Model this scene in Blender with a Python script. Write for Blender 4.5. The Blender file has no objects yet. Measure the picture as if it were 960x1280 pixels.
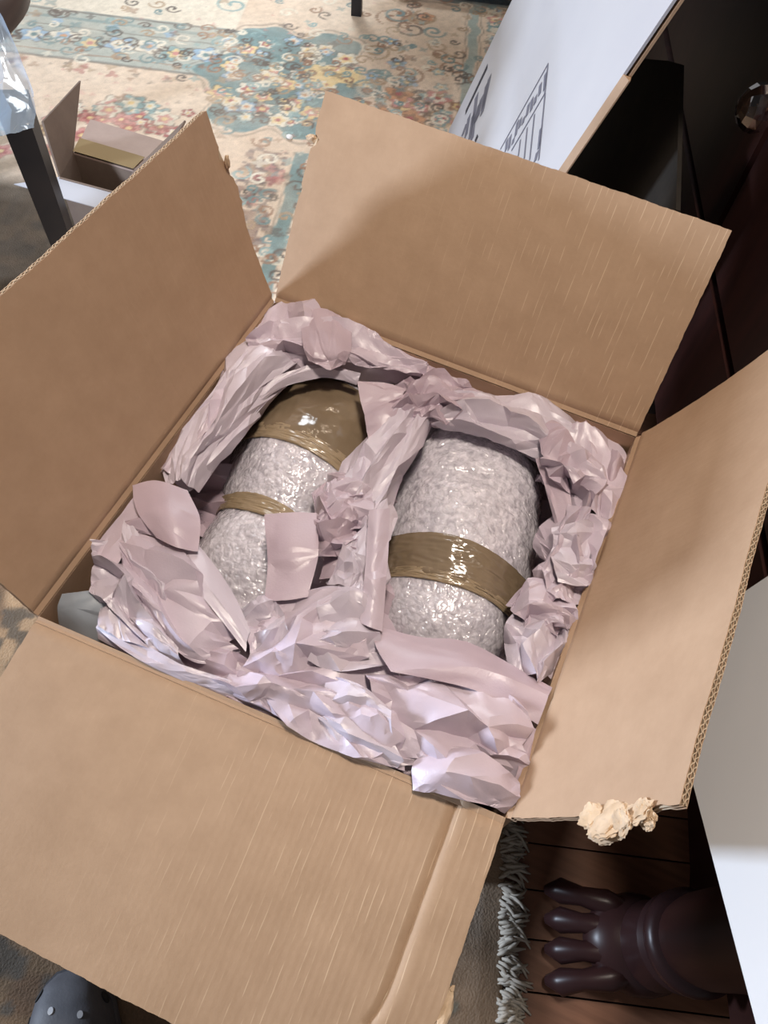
import bpy, bmesh, math, random
import numpy as np
from mathutils import Vector, Matrix, geometry, noise as mnoise

# ------------------------------------------------------------------ camera
SC = bpy.context.scene
CAM = np.array([0.15454, -0.42305, 1.17099])
YAW, PIT, ROL, FPX = -0.306917, 1.010040, 0.117576, 924.0
RIM = 0.45

def cam_axes():
    f = np.array([math.sin(YAW)*math.cos(PIT), math.cos(YAW)*math.cos(PIT), -math.sin(PIT)])
    r = np.array([math.cos(YAW), -math.sin(YAW), 0.0]); u = np.cross(r, f)
    r2 = math.cos(ROL)*r + math.sin(ROL)*u; u2 = -math.sin(ROL)*r + math.cos(ROL)*u
    return r2, u2, f
RX, UX, FX = cam_axes()
cd = bpy.data.cameras.new('camera'); cam = bpy.data.objects.new('camera', cd)
SC.collection.objects.link(cam); SC.camera = cam
cd.sensor_fit = 'VERTICAL'; cd.sensor_height = 36.0; cd.lens = 36.0*FPX/1280.0
cd.clip_start = 0.02; cd.clip_end = 50
cam.matrix_world = Matrix(((RX[0], UX[0], -FX[0], CAM[0]), (RX[1], UX[1], -FX[1], CAM[1]),
                           (RX[2], UX[2], -FX[2], CAM[2]), (0, 0, 0, 1)))
# ------------------------------------------------------------------ world, lights, exposure
W = bpy.data.worlds.new('room_light'); SC.world = W; W.use_nodes = True
bg = W.node_tree.nodes['Background']; bg.inputs[0].default_value = (0.95, 0.93, 0.95, 1); bg.inputs[1].default_value = 0.17
def area(name, loc, target, size, energy, col):
    l = bpy.data.lights.new(name, 'AREA'); l.size = size[0]; l.shape = 'RECTANGLE'; l.size_y = size[1]
    l.energy = energy; l.color = col
    o = bpy.data.objects.new(name, l); SC.collection.objects.link(o); o.location = loc
    o.rotation_euler = (Vector(target)-Vector(loc)).to_track_quat('-Z', 'Y').to_euler()
    return o
def bulb(name, loc, energy, col, r):
    l = bpy.data.lights.new(name, 'POINT'); l.energy = energy; l.color = col; l.shadow_soft_size = r
    o = bpy.data.objects.new(name, l); SC.collection.objects.link(o); o.location = loc
for k in range(7):                                  # chandelier bulbs over the rug
    a = k*2*math.pi/7
    bulb('chandelier_bulb', (-0.50+0.30*math.cos(a), 1.15+0.30*math.sin(a), 2.30+0.06*(k % 2)), 2.4, (1.0, 0.82, 0.64), 0.03)
area('window_daylight', (-2.6, -1.0, 0.84), (0.3, -0.1, 0.55), (0.35, 0.40), 112, (0.70, 0.82, 1.0))
fw = area('window_far_daylight', (-1.5, 3.3, 2.2), (-0.85, 1.9, 0.0), (1.2, 1.2), 33, (0.88, 0.94, 1.0)); fw.data.spread = math.radians(100)
area('ceiling_lamp', (0.05, 0.10, 2.45), (0.05, 0.0, 0.4), (0.28, 0.28), 31, (1.0, 0.88, 0.76))
SC.view_settings.view_transform = 'Standard'; SC.view_settings.look = 'None'
SC.view_settings.gamma = 1.0; SC.view_settings.use_curve_mapping = False
SC.view_settings.exposure = 0.0

# ------------------------------------------------------------------ helpers
def ray(px, py):
    d = RX*(px-480)/FPX - UX*(py-640)/FPX + FX
    return d/np.linalg.norm(d)
def at(px, py, z):
    d = ray(px, py); return CAM + d*(z-CAM[2])/d[2]
def on_plane(px, py, p0, n):
    d = ray(px, py); n = np.asarray(n, float)
    return CAM + d*(n@(np.asarray(p0)-CAM))/(n@d)
TH = math.atan2(0.293, 0.956)
PV = np.array([math.cos(TH), math.sin(TH), 0.0]); DV = np.array([-math.sin(TH), math.cos(TH), 0.0])
def R(s, t, z=0.0): return PV*s + DV*t + np.array([0, 0, z])

COL = SC.collection
def wloc(o):
    p = np.zeros(3)
    while o is not None:
        p = p + np.array(o.location); o = o.parent
    return p
def tag(o, label=None, cat=None, group=None, kind=None):
    if label: o['label'] = label
    if cat: o['category'] = cat
    if group: o['group'] = group
    if kind: o['kind'] = kind
    return o
def empty(name, loc, label=None, cat=None, group=None):
    o = bpy.data.objects.new(name, None); COL.objects.link(o); o.location = tuple(loc)
    o.empty_display_size = 0.05
    return tag(o, label, cat, group)
def mesh_obj(name, verts, faces, mat, parent=None, smooth=None, origin=None, mats=None, midx=None):
    """verts are world coordinates; smooth None = flat, True = all smooth, angle in degrees = sharp edges above it"""
    verts = np.asarray(verts, float)
    base = wloc(parent) if parent is not None else np.zeros(3)
    org = np.asarray(origin, float) if origin is not None else (base if parent is not None else np.array([*verts.mean(0)[:2], verts[:, 2].min()]))
    me = bpy.data.meshes.new(name); me.from_pydata([tuple(v) for v in (verts-org)], [], [tuple(f) for f in faces])
    for m in (mats or [mat]): me.materials.append(m)
    if midx is not None: me.polygons.foreach_set('material_index', midx)
    if smooth is not None:
        me.polygons.foreach_set('use_smooth', [True]*len(me.polygons))
        if smooth is not True:
            bm = bmesh.new(); bm.from_mesh(me); lim = math.radians(smooth)
            for e in bm.edges:
                if len(e.link_faces) == 2 and e.calc_face_angle(0.0) > lim: e.smooth = False
            bm.to_mesh(me); bm.free()
    me.update()
    o = bpy.data.objects.new(name, me); COL.objects.link(o)
    if parent is not None:
        o.parent = parent; o.location = tuple(org-base)
    else: o.location = tuple(org)
    return o
class MB:
    def __init__(s): s.v = []; s.f = []
    def add(s, v, f):
        n = len(s.v); s.v += [tuple(x) for x in v]; s.f += [tuple(i+n for i in q) for q in f]; return s
    def hexa(s, b, t):           # four bottom, four top points
        return s.add(list(b)+list(t), [(3, 2, 1, 0), (4, 5, 6, 7), (0, 1, 5, 4), (1, 2, 6, 5), (2, 3, 7, 6), (3, 0, 4, 7)])
    def rbox(s, s0, s1, t0, t1, z0, z1):   # box in room coordinates
        return s.hexa([R(s0, t0, z0), R(s1, t0, z0), R(s1, t1, z0), R(s0, t1, z0)], [R(s0, t0, z1), R(s1, t0, z1), R(s1, t1, z1), R(s0, t1, z1)])
    def tube(s, pts, rad, n=8, cap=True):
        pts = [np.asarray(p, float) for p in pts]
        if np.isscalar(rad): rad = [rad]*len(pts)
        base = len(s.v); up = np.array([0.13, 0.21, 0.97])
        for i, p in enumerate(pts):
            d = pts[min(i+1, len(pts)-1)]-pts[max(i-1, 0)]; d = d/(np.linalg.norm(d)+1e-12)
            a = np.cross(up, d)
            if np.linalg.norm(a) < 0.1: a = np.cross(np.array([1., 0, 0]), d)
            a /= np.linalg.norm(a); b = np.cross(d, a)
            for k in range(n):
                w = 2*math.pi*k/n; s.v.append(tuple(p+rad[i]*(a*math.cos(w)+b*math.sin(w))))
        for i in range(len(pts)-1):
            for k in range(n):
                k2 = (k+1) % n; s.f.append((base+i*n+k, base+i*n+k2, base+(i+1)*n+k2, base+(i+1)*n+k))
        if cap:
            s.f.append(tuple(base+k for k in range(n))[::-1]); s.f.append(tuple(base+(len(pts)-1)*n+k for k in range(n)))
        return s
    def lathe(s, o, prof, n=24):           # prof: (r, z) pairs about vertical axis at o
        base = len(s.v); o = np.asarray(o, float)
        for r, z in prof:
            for k in range(n):
                w = 2*math.pi*k/n; s.v.append((o[0]+r*math.cos(w), o[1]+r*math.sin(w), o[2]+z))
        for i in range(len(prof)-1):
            for k in range(n):
                k2 = (k+1) % n; s.f.append((base+i*n+k, base+i*n+k2, base+(i+1)*n+k2, base+(i+1)*n+k))
        s.f.append(tuple(base+k for k in range(n))[::-1]); s.f.append(tuple(base+(len(prof)-1)*n+k for k in range(n)))
        return s
    def ball(s, c, r, nu=14, nv=9, ax=None):
        c = np.asarray(c, float); r = np.asarray(r, float)*np.ones(3)
        A = np.eye(3) if ax is None else np.asarray(ax)
        base = len(s.v)
        for i in range(nv+1):
            p = math.pi*i/nv
            for k in range(nu):
                w = 2*math.pi*k/nu
                l = np.array([r[0]*math.sin(p)*math.cos(w), r[1]*math.sin(p)*math.sin(w), r[2]*math.cos(p)])
                s.v.append(tuple(c+A.T@l))
        for i in range(nv):
            for k in range(nu):
                k2 = (k+1) % nu; s.f.append((base+i*nu+k, base+(i+1)*nu+k, base+(i+1)*nu+k2, base+i*nu+k2))
        return s
    def obj(s, name, mat, parent=None, smooth=None, origin=None): return mesh_obj(name, s.v, s.f, mat, parent, smooth, origin)
def gridf(nr, nc, off=0):
    return [(off+i*nc+j, off+i*nc+j+1, off+(i+1)*nc+j+1, off+(i+1)*nc+j) for i in range(nr-1) for j in range(nc-1)]

# ------------------------------------------------------------------ materials
def srgb(r, g, b):
    f = lambda c: (c/255/12.92) if c <= 10 else ((c/255+0.055)/1.055)**2.4
    return (f(r), f(g), f(b))
def mat(name, col, rough=0.6, spec=0.5, col2=None, scale=30, bump=0.0, bscale=200, metal=0.0, trans=0.0, coat=0.0, ior=1.45, stretch=(1, 1, 1), detail=4, coords='Object', alpha=1.0, subs=0.0):
    m = bpy.data.materials.new(name); m.use_nodes = True; nt = m.node_tree; N = nt.nodes; L = nt.links
    b = N['Principled BSDF']; b.inputs['Base Color'].default_value = (*col, 1); b.inputs['Roughness'].default_value = rough
    b.inputs['Specular IOR Level'].default_value = spec; b.inputs['Metallic'].default_value = metal
    b.inputs['Transmission Weight'].default_value = trans; b.inputs['Coat Weight'].default_value = coat
    b.inputs['Coat Roughness'].default_value = 0.08; b.inputs['IOR'].default_value = ior; b.inputs['Alpha'].default_value = alpha
    tc = N.new('ShaderNodeTexCoord'); mp = N.new('ShaderNodeMapping'); mp.inputs['Scale'].default_value = stretch
    L.new(tc.outputs[coords], mp.inputs[0])
    if col2 is not None:
        n = N.new('ShaderNodeTexNoise'); n.inputs['Scale'].default_value = scale; n.inputs['Detail'].default_value = detail
        L.new(mp.outputs[0], n.inputs['Vector'])
        r = N.new('ShaderNodeValToRGB'); r.color_ramp.elements[0].position = 0.32; r.color_ramp.elements[1].position = 0.68
        r.color_ramp.elements[0].color = (*col, 1); r.color_ramp.elements[1].color = (*col2, 1)
        L.new(n.outputs[0], r.inputs[0]); L.new(r.outputs[0], b.inputs['Base Color'])
    if bump:
        n2 = N.new('ShaderNodeTexNoise'); n2.inputs['Scale'].default_value = bscale; n2.inputs['Detail'].default_value = 3
        L.new(mp.outputs[0], n2.inputs['Vector'])
        bp = N.new('ShaderNodeBump'); bp.inputs['Strength'].default_value = bump; bp.inputs['Distance'].default_value = 0.002
        L.new(n2.outputs[0], bp.inputs['Height']); L.new(bp.outputs[0], b.inputs['Normal'])
    return m
def cardboard(name, c1, c2, streak=0.34, axis=0, wave=120.0):
    """kraft board: mottled fibre colour, fine flute lines running across the hinge (local y), a few scuffed light streaks"""
    m = bpy.data.materials.new(name); m.use_nodes = True; nt = m.node_tree; N = nt.nodes; L = nt.links
    b = N['Principled BSDF']; b.inputs['Roughness'].default_value = 0.62; b.inputs['Specular IOR Level'].default_value = 0.35
    tc = N.new('ShaderNodeTexCoord')
    n = N.new('ShaderNodeTexNoise'); n.inputs['Scale'].default_value = 22; n.inputs['Detail'].default_value = 8; n.inputs['Roughness'].default_value = 0.7
    L.new(tc.outputs['Object'], n.inputs['Vector'])
    r = N.new('ShaderNodeValToRGB'); r.color_ramp.elements[0].position = 0.3; r.color_ramp.elements[1].position = 0.72
    r.color_ramp.elements[0].color = (*c1, 1); r.color_ramp.elements[1].color = (*c2, 1); L.new(n.outputs[0], r.inputs[0])
    sep = N.new('ShaderNodeSeparateXYZ'); L.new(tc.outputs['Object'], sep.inputs[0])
    # thin light streaks along y: stretched noise thresholded
    mp = N.new('ShaderNodeMapping'); mp.inputs['Scale'].default_value = (wave, 22, 1) if axis == 0 else (22, wave, 1)
    L.new(tc.outputs['Object'], mp.inputs[0])
    n2 = N.new('ShaderNodeTexNoise'); n2.inputs['Scale'].default_value = 1.0; n2.inputs['Detail'].default_value = 2
    L.new(mp.outputs[0], n2.inputs['Vector'])
    wv = N.new('ShaderNodeTexWave'); wv.bands_direction = 'X' if axis == 0 else 'Y'; wv.inputs['Scale'].default_value = 41; wv.inputs['Distortion'].default_value = 0.6
    wv.inputs['Detail'].default_value = 1; L.new(tc.outputs['Object'], wv.inputs['Vector'])
    r2 = N.new('ShaderNodeValToRGB'); r2.color_ramp.elements[0].position = 0.95; r2.color_ramp.elements[1].position = 1.0
    L.new(wv.outputs['Fac'], r2.inputs[0])
    r3 = N.new('ShaderNodeValToRGB'); r3.color_ramp.elements[0].position = 0.5; r3.color_ramp.elements[1].position = 0.62; L.new(n2.outputs[0], r3.inputs[0])
    mu = N.new('ShaderNodeMath'); mu.operation = 'MULTIPLY'; L.new(r2.outputs[0], mu.inputs[0]); L.new(r3.outputs[0], mu.inputs[1])
    mu2 = N.new('ShaderNodeMath'); mu2.operation = 'MULTIPLY'; L.new(mu.outputs[0], mu2.inputs[0]); mu2.inputs[1].default_value = streak; mr0 = N.new('ShaderNodeMapRange'); mr0.inputs['From Min'].default_value = 0.14; mr0.inputs['From Max'].default_value = 0.40; mr0.inputs['To Min'].default_value = 0.08*streak; mr0.inputs['To Max'].default_value = streak*1.4; L.new(sep.outputs['X'], mr0.inputs['Value']); L.new(mr0.outputs[0], mu2.inputs[1])
    mx = N.new('ShaderNodeMix'); mx.data_type = 'RGBA'; L.new(mu2.outputs[0], mx.inputs[0]); L.new(r.outputs[0], mx.inputs[6])
    mx.inputs[7].default_value = (0.80, 0.62, 0.44, 1)
    L.new(mx.outputs[2], b.inputs['Base Color'])
    nb = N.new('ShaderNodeTexNoise'); nb.inputs['Scale'].default_value = 260; nb.inputs['Detail'].default_value = 2; L.new(tc.outputs['Object'], nb.inputs['Vector'])
    ad = N.new('ShaderNodeMath'); ad.operation = 'MULTIPLY_ADD'; L.new(wv.outputs['Fac'], ad.inputs[0]); ad.inputs[1].default_value = 0.9; mr = N.new('ShaderNodeMapRange'); mr.inputs['From Min'].default_value = 0.16; mr.inputs['From Max'].default_value = 0.42; mr.inputs['To Min'].default_value = 0.12; L.new(sep.outputs['X'], mr.inputs['Value']); m5 = N.new('ShaderNodeMath'); m5.operation = 'MULTIPLY'; m5.inputs[1].default_value = 0.45; L.new(mr.outputs[0], m5.inputs[0]); L.new(m5.outputs[0], ad.inputs[1]); L.new(nb.outputs[0], ad.inputs[2])
    bp = N.new('ShaderNodeBump'); bp.inputs['Strength'].default_value = 0.16; bp.inputs['Distance'].default_value = 0.001
    L.new(ad.outputs[0], bp.inputs['Height']); L.new(bp.outputs[0], b.inputs['Normal'])
    return m
M = {}
M['kraft'] = cardboard('kraft_board', (0.395, 0.262, 0.166), (0.46, 0.312, 0.203))
M['kraft_plain'] = cardboard('kraft_board_plain', (0.395, 0.258, 0.163), (0.455, 0.305, 0.198), streak=0.05)
M['kraft_side'] = cardboard('kraft_board_side', (0.395, 0.258, 0.163), (0.455, 0.305, 0.198), streak=0.0, axis=1)
M['flute'] = mat('flute_paper', (0.62, 0.49, 0.35), 0.8, 0.2, (0.50, 0.38, 0.26), 60)
M['torn'] = mat('torn_board', (0.66, 0.50, 0.35), 0.85, 0.2, (0.50, 0.35, 0.22), 60, bump=0.5, bscale=150)
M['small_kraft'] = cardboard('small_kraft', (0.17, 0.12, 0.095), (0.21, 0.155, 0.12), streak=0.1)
M['small_lit'] = cardboard('small_lit', (0.36, 0.265, 0.225), (0.42, 0.315, 0.27), streak=0.1)  # paler copy of the small carton board, light on rear flap put into colour
M['small_tape'] = mat('small_tape', (0.28, 0.20, 0.10), 0.25, 0.5)
M['white_board'] = mat('white_board', (0.54, 0.535, 0.56), 0.5, 0.5, (0.51, 0.505, 0.535), 6, bump=0.05)
M['white_gloss'] = mat('white_gloss', (0.60, 0.61, 0.63), 0.28, 0.5, (0.57, 0.58, 0.60), 3)
M['ink'] = mat('ink', (0.045, 0.045, 0.06), 0.6, 0.3)
M['ink_grey'] = mat('ink_grey', (0.16, 0.16, 0.20), 0.6, 0.3)
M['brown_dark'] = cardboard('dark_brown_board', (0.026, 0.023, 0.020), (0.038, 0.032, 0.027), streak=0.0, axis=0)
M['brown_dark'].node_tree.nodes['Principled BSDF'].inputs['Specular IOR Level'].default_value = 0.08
M['mahogany'] = mat('mahogany', (0.022, 0.0085, 0.0075), 0.42, 0.25, (0.034, 0.012, 0.010), 6, stretch=(1, 8, 1))
M['mahogany_gloss'] = mat('mahogany_gloss', (0.024, 0.010, 0.010), 0.34, 0.28, (0.032, 0.014, 0.014), 12)
M['black_wood'] = mat('black_wood', (0.012, 0.011, 0.013), 0.4, 0.4, (0.018, 0.015, 0.016), 20)
M['brown_wood'] = mat('brown_wood', (0.055, 0.036, 0.030), 0.42, 0.5, (0.075, 0.050, 0.040), 14, stretch=(1, 1, 6))
M['plank'] = mat('plank', (0.17, 0.075, 0.042), 0.38, 0.5, (0.23, 0.105, 0.06), 9, stretch=(1.2, 14, 1))
M['subfloor'] = mat('subfloor', (0.05, 0.028, 0.02), 0.8)
M['glass'] = mat('knob_glass', (0.97, 0.95, 0.96), 0.02, 0.5, trans=1.0, ior=1.5)
M['brass'] = mat('brass', (0.65, 0.38, 0.25), 0.25, 0.5, metal=1.0)
M['clog'] = mat('clog_foam', (0.060, 0.060, 0.068), 0.6, 0.4, (0.075, 0.074, 0.082), 40, bump=0.15, bscale=300)
M['sock'] = mat('sock', (0.42, 0.42, 0.43), 0.9, 0.2)
M['dark_hole'] = mat('dark_hole', (0.012, 0.012, 0.014), 0.8)
M['fringe'] = mat('fringe_cotton', (0.50, 0.455, 0.39), 0.95, 0.05, (0.38, 0.34, 0.285), 60)
M['scrap'] = mat('scrap', (0.82, 0.80, 0.78), 0.5)
M['black_plastic'] = mat('black_plastic', (0.006, 0.006, 0.008), 0.25, 0.5)
M['grey_wrap'] = mat('grey_wrap', (0.30, 0.33, 0.37), 0.4, 0.5, (0.34, 0.37, 0.41), 10)

def paper_mat(name, c1, c2, rough=0.36):
    m = mat(name, c1, rough, 0.75, c2, 14, bump=0.10, bscale=420)
    return m
M['paper'] = paper_mat('packing_paper', (0.52, 0.43, 0.495), (0.58, 0.49, 0.555))
M['paper_b'] = paper_mat('packing_paper_pink', (0.455, 0.355, 0.41), (0.515, 0.41, 0.465))
M['paper_c'] = paper_mat('packing_paper_silver', (0.53, 0.465, 0.53), (0.60, 0.53, 0.595), 0.36)

def bubble_mat():
    m = bpy.data.materials.new('bubble_film'); m.use_nodes = True; nt = m.node_tree; N = nt.nodes; L = nt.links
    b = N['Principled BSDF']; b.inputs['Roughness'].default_value = 0.14; b.inputs['Specular IOR Level'].default_value = 0.8
    b.inputs['Coat Weight'].default_value = 1.0; b.inputs['Coat Roughness'].default_value = 0.11; b.inputs['Coat IOR'].default_value = 1.75
    b.inputs['Subsurface Weight'].default_value = 0.35; b.inputs['Subsurface Radius'].default_value = (0.01, 0.01, 0.01); b.inputs['Subsurface Scale'].default_value = 1.0
    tc = N.new('ShaderNodeTexCoord')
    n = N.new('ShaderNodeTexNoise'); n.inputs['Scale'].default_value = 110; n.inputs['Detail'].default_value = 5; n.inputs['Distortion'].default_value = 0.6
    L.new(tc.outputs['Object'], n.inputs['Vector'])
    r = N.new('ShaderNodeValToRGB'); r.color_ramp.elements[0].position = 0.30; r.color_ramp.elements[1].position = 0.62
    r.color_ramp.elements[0].color = (0.47, 0.44, 0.49, 1); r.color_ramp.elements[1].color = (0.78, 0.74, 0.80, 1)
    L.new(n.outputs[0], r.inputs[0]); L.new(r.outputs[0], b.inputs['Base Color'])
    # film: crinkled facets (distorted voronoi) over the domes
    mp = N.new('ShaderNodeMix'); mp.data_type = 'VECTOR'; mp.inputs[0].default_value = 0.02
    n2 = N.new('ShaderNodeTexNoise'); n2.inputs['Scale'].default_value = 70; n2.inputs['Detail'].default_value = 2
    L.new(tc.outputs['Object'], n2.inputs['Vector']); L.new(tc.outputs['Object'], mp.inputs[4]); L.new(n2.outputs['Color'], mp.inputs[5])
    v = N.new('ShaderNodeTexVoronoi'); v.inputs['Scale'].default_value = 145; v.feature = 'SMOOTH_F1'; v.inputs['Smoothness'].default_value = 0.25; L.new(mp.outputs[1], v.inputs['Vector'])
    bp = N.new('ShaderNodeBump'); bp.inputs['Strength'].default_value = 1.0; bp.inputs['Distance'].default_value = 0.0045; bp.invert = True
    L.new(v.outputs['Distance'], bp.inputs['Height']); L.new(bp.outputs[0], b.inputs['Coat Normal'])
    bs = N.new('ShaderNodeBump'); bs.inputs['Strength'].default_value = 0.34; bs.inputs['Distance'].default_value = 0.003; bs.invert = True
    L.new(v.outputs['Distance'], bs.inputs['Height']); L.new(bs.outputs[0], b.inputs['Normal'])
    return m
M['bubble'] = bubble_mat()
M['tape'] = mat('packing_tape', (0.185, 0.135, 0.085), 0.16, 0.5, (0.235, 0.175, 0.115), 18, bump=0.35, bscale=45, coat=0.6)
M['tape_pale'] = mat('packing_tape_pale', (0.30, 0.225, 0.14), 0.2, 0.5, (0.35, 0.265, 0.17), 18, bump=0.3, bscale=45, coat=0.5)
def clear_bag():
    m = bpy.data.materials.new('clear_bag'); m.use_nodes = True; nt = m.node_tree; N = nt.nodes; L = nt.links
    b = N['Principled BSDF']; b.inputs['Base Color'].default_value = (0.40, 0.50, 0.62, 1); b.inputs['Roughness'].default_value = 0.14
    b.inputs['Alpha'].default_value = 0.55; b.inputs['Coat Weight'].default_value = 0.6
    return m
M['bag'] = clear_bag()

# ------------------------------------------------------------------ floor (wood planks) and rug
rng = np.random.default_rng(7); random.seed(7)
fl = MB(); fl.rbox(-2.6, 1.3, -1.3, 3.2, -0.05, -0.012)
floor = fl.obj('floor', M['subfloor']); tag(floor, kind='structure')
pk = None; t = -1.0
for i in range(26):
    w = 0.062
    mb = MB(); mb.rbox(0.12, 1.25, t+0.0012, t+w-0.0012, -0.012, 0.0)
    mb.obj('plank', M['plank'], floor); t += w

def vnoise(S, T, f, seed):
    r = np.random.default_rng(seed).random((97, 97))
    x = S*f+31.7; y = T*f+17.3
    xi = np.floor(x).astype(int); yi = np.floor(y).astype(int); fx = x-xi; fy = y-yi
    fx = fx*fx*(3-2*fx); fy = fy*fy*(3-2*fy)
    g = lambda a, b: r[a % 97, b % 97]
    return (g(xi, yi)*(1-fx)+g(xi+1, yi)*fx)*(1-fy)+(g(xi, yi+1)*(1-fx)+g(xi+1, yi+1)*fx)*fy
def build_rug():
    st = 0.0055
    sv = np.arange(-1.95, 0.2601, st); tv = np.arange(-0.95, 2.75, st)
    S, T = np.meshgrid(sv, tv); C = np.zeros(S.shape+(3,))
    L3 = lambda *c: np.array(srgb(*c))
    cream = L3(232, 212, 190); cream2 = L3(216, 190, 165); tan = L3(176, 150, 122)
    teal = L3(104, 142, 146); teal2 = L3(140, 172, 172); blue = L3(150, 182, 205); pale = L3(232, 224, 205)
    yel = L3(232, 205, 150); pink = L3(205, 140, 135); red = L3(170, 85, 90); dark = L3(82, 78, 78); brown = L3(150, 112, 90); oran = L3(205, 150, 110)
    n1 = vnoise(S, T, 6, 1); n2 = vnoise(S, T, 24, 2); n3 = vnoise(S, T, 80, 3); n4 = vnoise(S, T, 55, 4)
    wob = (n2-0.5)*0.02
    C[:] = cream; C += (cream2-cream)*np.clip(n1*1.1-0.2, 0, 1)[..., None]
    def fill(mask, col, a=1.0):
        m = (mask*a)[..., None] if np.ndim(mask) else mask
        C[:] = C*(1-m)+np.asarray(col)*m
    def band(v, a, b, soft=0.004): return np.clip((v-a)/soft, 0, 1)*np.clip((b-v)/soft, 0, 1)
    def disc(s, t_, r, col, a=1.0, pet=0, ph=0.0, amp=0.2, squash=1.0):
        i0, i1 = np.searchsorted(tv, [t_-r*1.4, t_+r*1.4]); j0, j1 = np.searchsorted(sv, [s-r*1.4, s+r*1.4])
        if i1 <= i0 or j1 <= j0: return
        ds = S[i0:i1, j0:j1]-s; dt = (T[i0:i1, j0:j1]-t_)*squash
        d = np.hypot(ds, dt); rr = r*(1+(amp*np.cos(pet*np.arctan2(dt, ds)+ph) if pet else 0))
        m = (np.clip((rr-d)/0.004+0.5, 0, 1)*a)[..., None]; C[i0:i1, j0:j1] = C[i0:i1, j0:j1]*(1-m)+np.asarray(col)*m
    def rosette(s, t_, r, c1, c2, c3, out=None):
        ph = rng.random()*6
        disc(s, t_, r*1.12, dark if out is None else out, 0.65, 5, ph); disc(s, t_, r, c1, 0.95, 5, ph); disc(s, t_, r*0.62, c2, 0.9, 5, ph+1.5); disc(s, t_, r*0.28, c3)
    def stroke(pts, w, col, a=0.8):
        for k in range(len(pts)-1):
            p, q = np.array(pts[k]), np.array(pts[k+1]); L_ = np.hypot(*(q-p)); n = max(2, int(L_/0.005))
            for u in np.linspace(0, 1, n): disc(*(p+(q-p)*u), w, col, a)
    def scroll(s, t_, r, col, w=0.006, turns=1.6, sgn=1):
        ph = rng.random()*6.28
        th = np.linspace(0, turns*6.28, 36)
        stroke([(s+r*(1-x/th[-1]*0.85)*math.cos(sgn*x+ph), t_+r*(1-x/th[-1]*0.85)*math.sin(sgn*x+ph)) for x in th], w, col, 0.7)
    # far field with pale blue scrolls
    fill(band(T, 1.93, 2.30)*band(S, -3, -0.62), pale, 0.75)
    for k in range(26): scroll(rng.uniform(-1.9, -0.62), rng.uniform(1.95, 2.6), rng.uniform(0.03, 0.07), [blue, teal2, brown, tan][k % 4], 0.005, 1.3, 1 if k % 2 else -1)
    # long border along s, with rosettes
    bm_ = band(T+wob*0.5, 1.66, 1.94)*band(S, -3, -0.52); fill(bm_, teal2, 0.62)
    for tt, cc, ww in ((1.665, dark, .009), (1.70, brown, .006), (1.93, dark, .008), (1.89, teal, .01), (1.84, dark, .005)): fill(band(T+wob*0.3, tt-ww, tt+ww)*band(S, -3, -0.56), cc, 0.6)
    for k in range(17):
        s = -1.95+k*0.085; rosette(s, 1.775+0.012*math.sin(k*2.1), 0.037, [blue, pale, teal2][k % 3], [pale, blue, yel][k % 3], [teal, oran, pink][k % 3])
        scroll(s+0.042, 1.775, 0.028, dark, 0.004, 1.2)
        if k % 2: disc(s+0.04, 1.865, 0.016, blue, 0.8, 4, 1)
    for k in range(46): disc(rng.uniform(-1.95, -0.5), 1.625+rng.normal(0, 0.014), rng.uniform(0.008, 0.016), [dark, brown, tan, red][k % 4], 0.55, 3, rng.random()*6, 0.4)
    # corner medallion, teal ground
    ang = np.arctan2(T-1.70, S+0.42); rad = np.hypot(S+0.42, (T-1.70)*0.8)
    med = np.clip((0.235*(1+0.14*np.cos(6*ang)+0.05*np.cos(14*ang))-rad)/0.006, 0, 1); fill(med, teal, 0.92)
    edge = np.clip(1-np.abs(0.235*(1+0.14*np.cos(6*ang)+0.05*np.cos(14*ang))-rad+0.012)/0.008, 0, 1); fill(edge, dark, 0.5)
    for k in range(46):
        a = rng.random()*6.28; q = math.sqrt(rng.random())*0.2
        rosette(-0.42+q*math.cos(a), 1.70+q*math.sin(a)*1.15, rng.uniform(0.016, 0.034), [pale, yel, blue, pale][k % 4], [yel, pink, pale, red][k % 4], [red, pale, oran, yel][k % 4], dark)
    for k in range(5): disc(-0.36+0.035*k, 1.74+0.02*(k % 2), 0.04, yel, 0.85, 5, k)
    # cream block with brown scrolls
    fill(band(S, -0.22, 0.06)*band(T, 1.45, 2.22), cream2, 0.35)
    for k in range(34): scroll(rng.uniform(-0.2, 0.06), rng.uniform(1.35, 2.2), rng.uniform(0.025, 0.06), [brown, tan, teal, dark][k % 4], 0.005, 1.4, 1 if k % 2 else -1)
    for k in range(16): rosette(rng.uniform(-0.2, 0.06), rng.uniform(1.4, 2.2), rng.uniform(0.015, 0.03), [teal2, oran, blue][k % 3], [pale, brown, teal][k % 3], yel, brown)
    for k in range(16): rosette(-0.06+rng.normal(0, 0.07), 1.60+rng.normal(0, 0.05), rng.uniform(0.02, 0.04), [oran, brown, pink][k % 3], [brown, yel, pale][k % 3], red, brown)
    fill(band(S+wob, 0.085, 0.12), teal2, 0.8); fill(band(S+wob, 0.075, 0.084)+band(S+wob, 0.121, 0.13), dark, 0.5)
    for k in range(60): rosette(0.17, -0.9+k*0.062, 0.024, [pale, teal2, pink][k % 3], [blue, pale, yel][k % 3], brown)
    fill(band(S, 0.222, 0.262), tan, 0.7)
    # teal strip running away, mottled guard left of it, rosette chain right of it
    m = band(S+wob*0.6, -0.335, -0.295)*band(T, -0.2, 1.36); fill(m, teal, 0.95); fill(band(S+wob*0.6, -0.342, -0.335)*band(T, -0.2, 1.36), dark, 0.6); fill(band(S+wob*.6, -0.292, -0.284)*band(T, -.2, 1.4), pale, 0.9)
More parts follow.
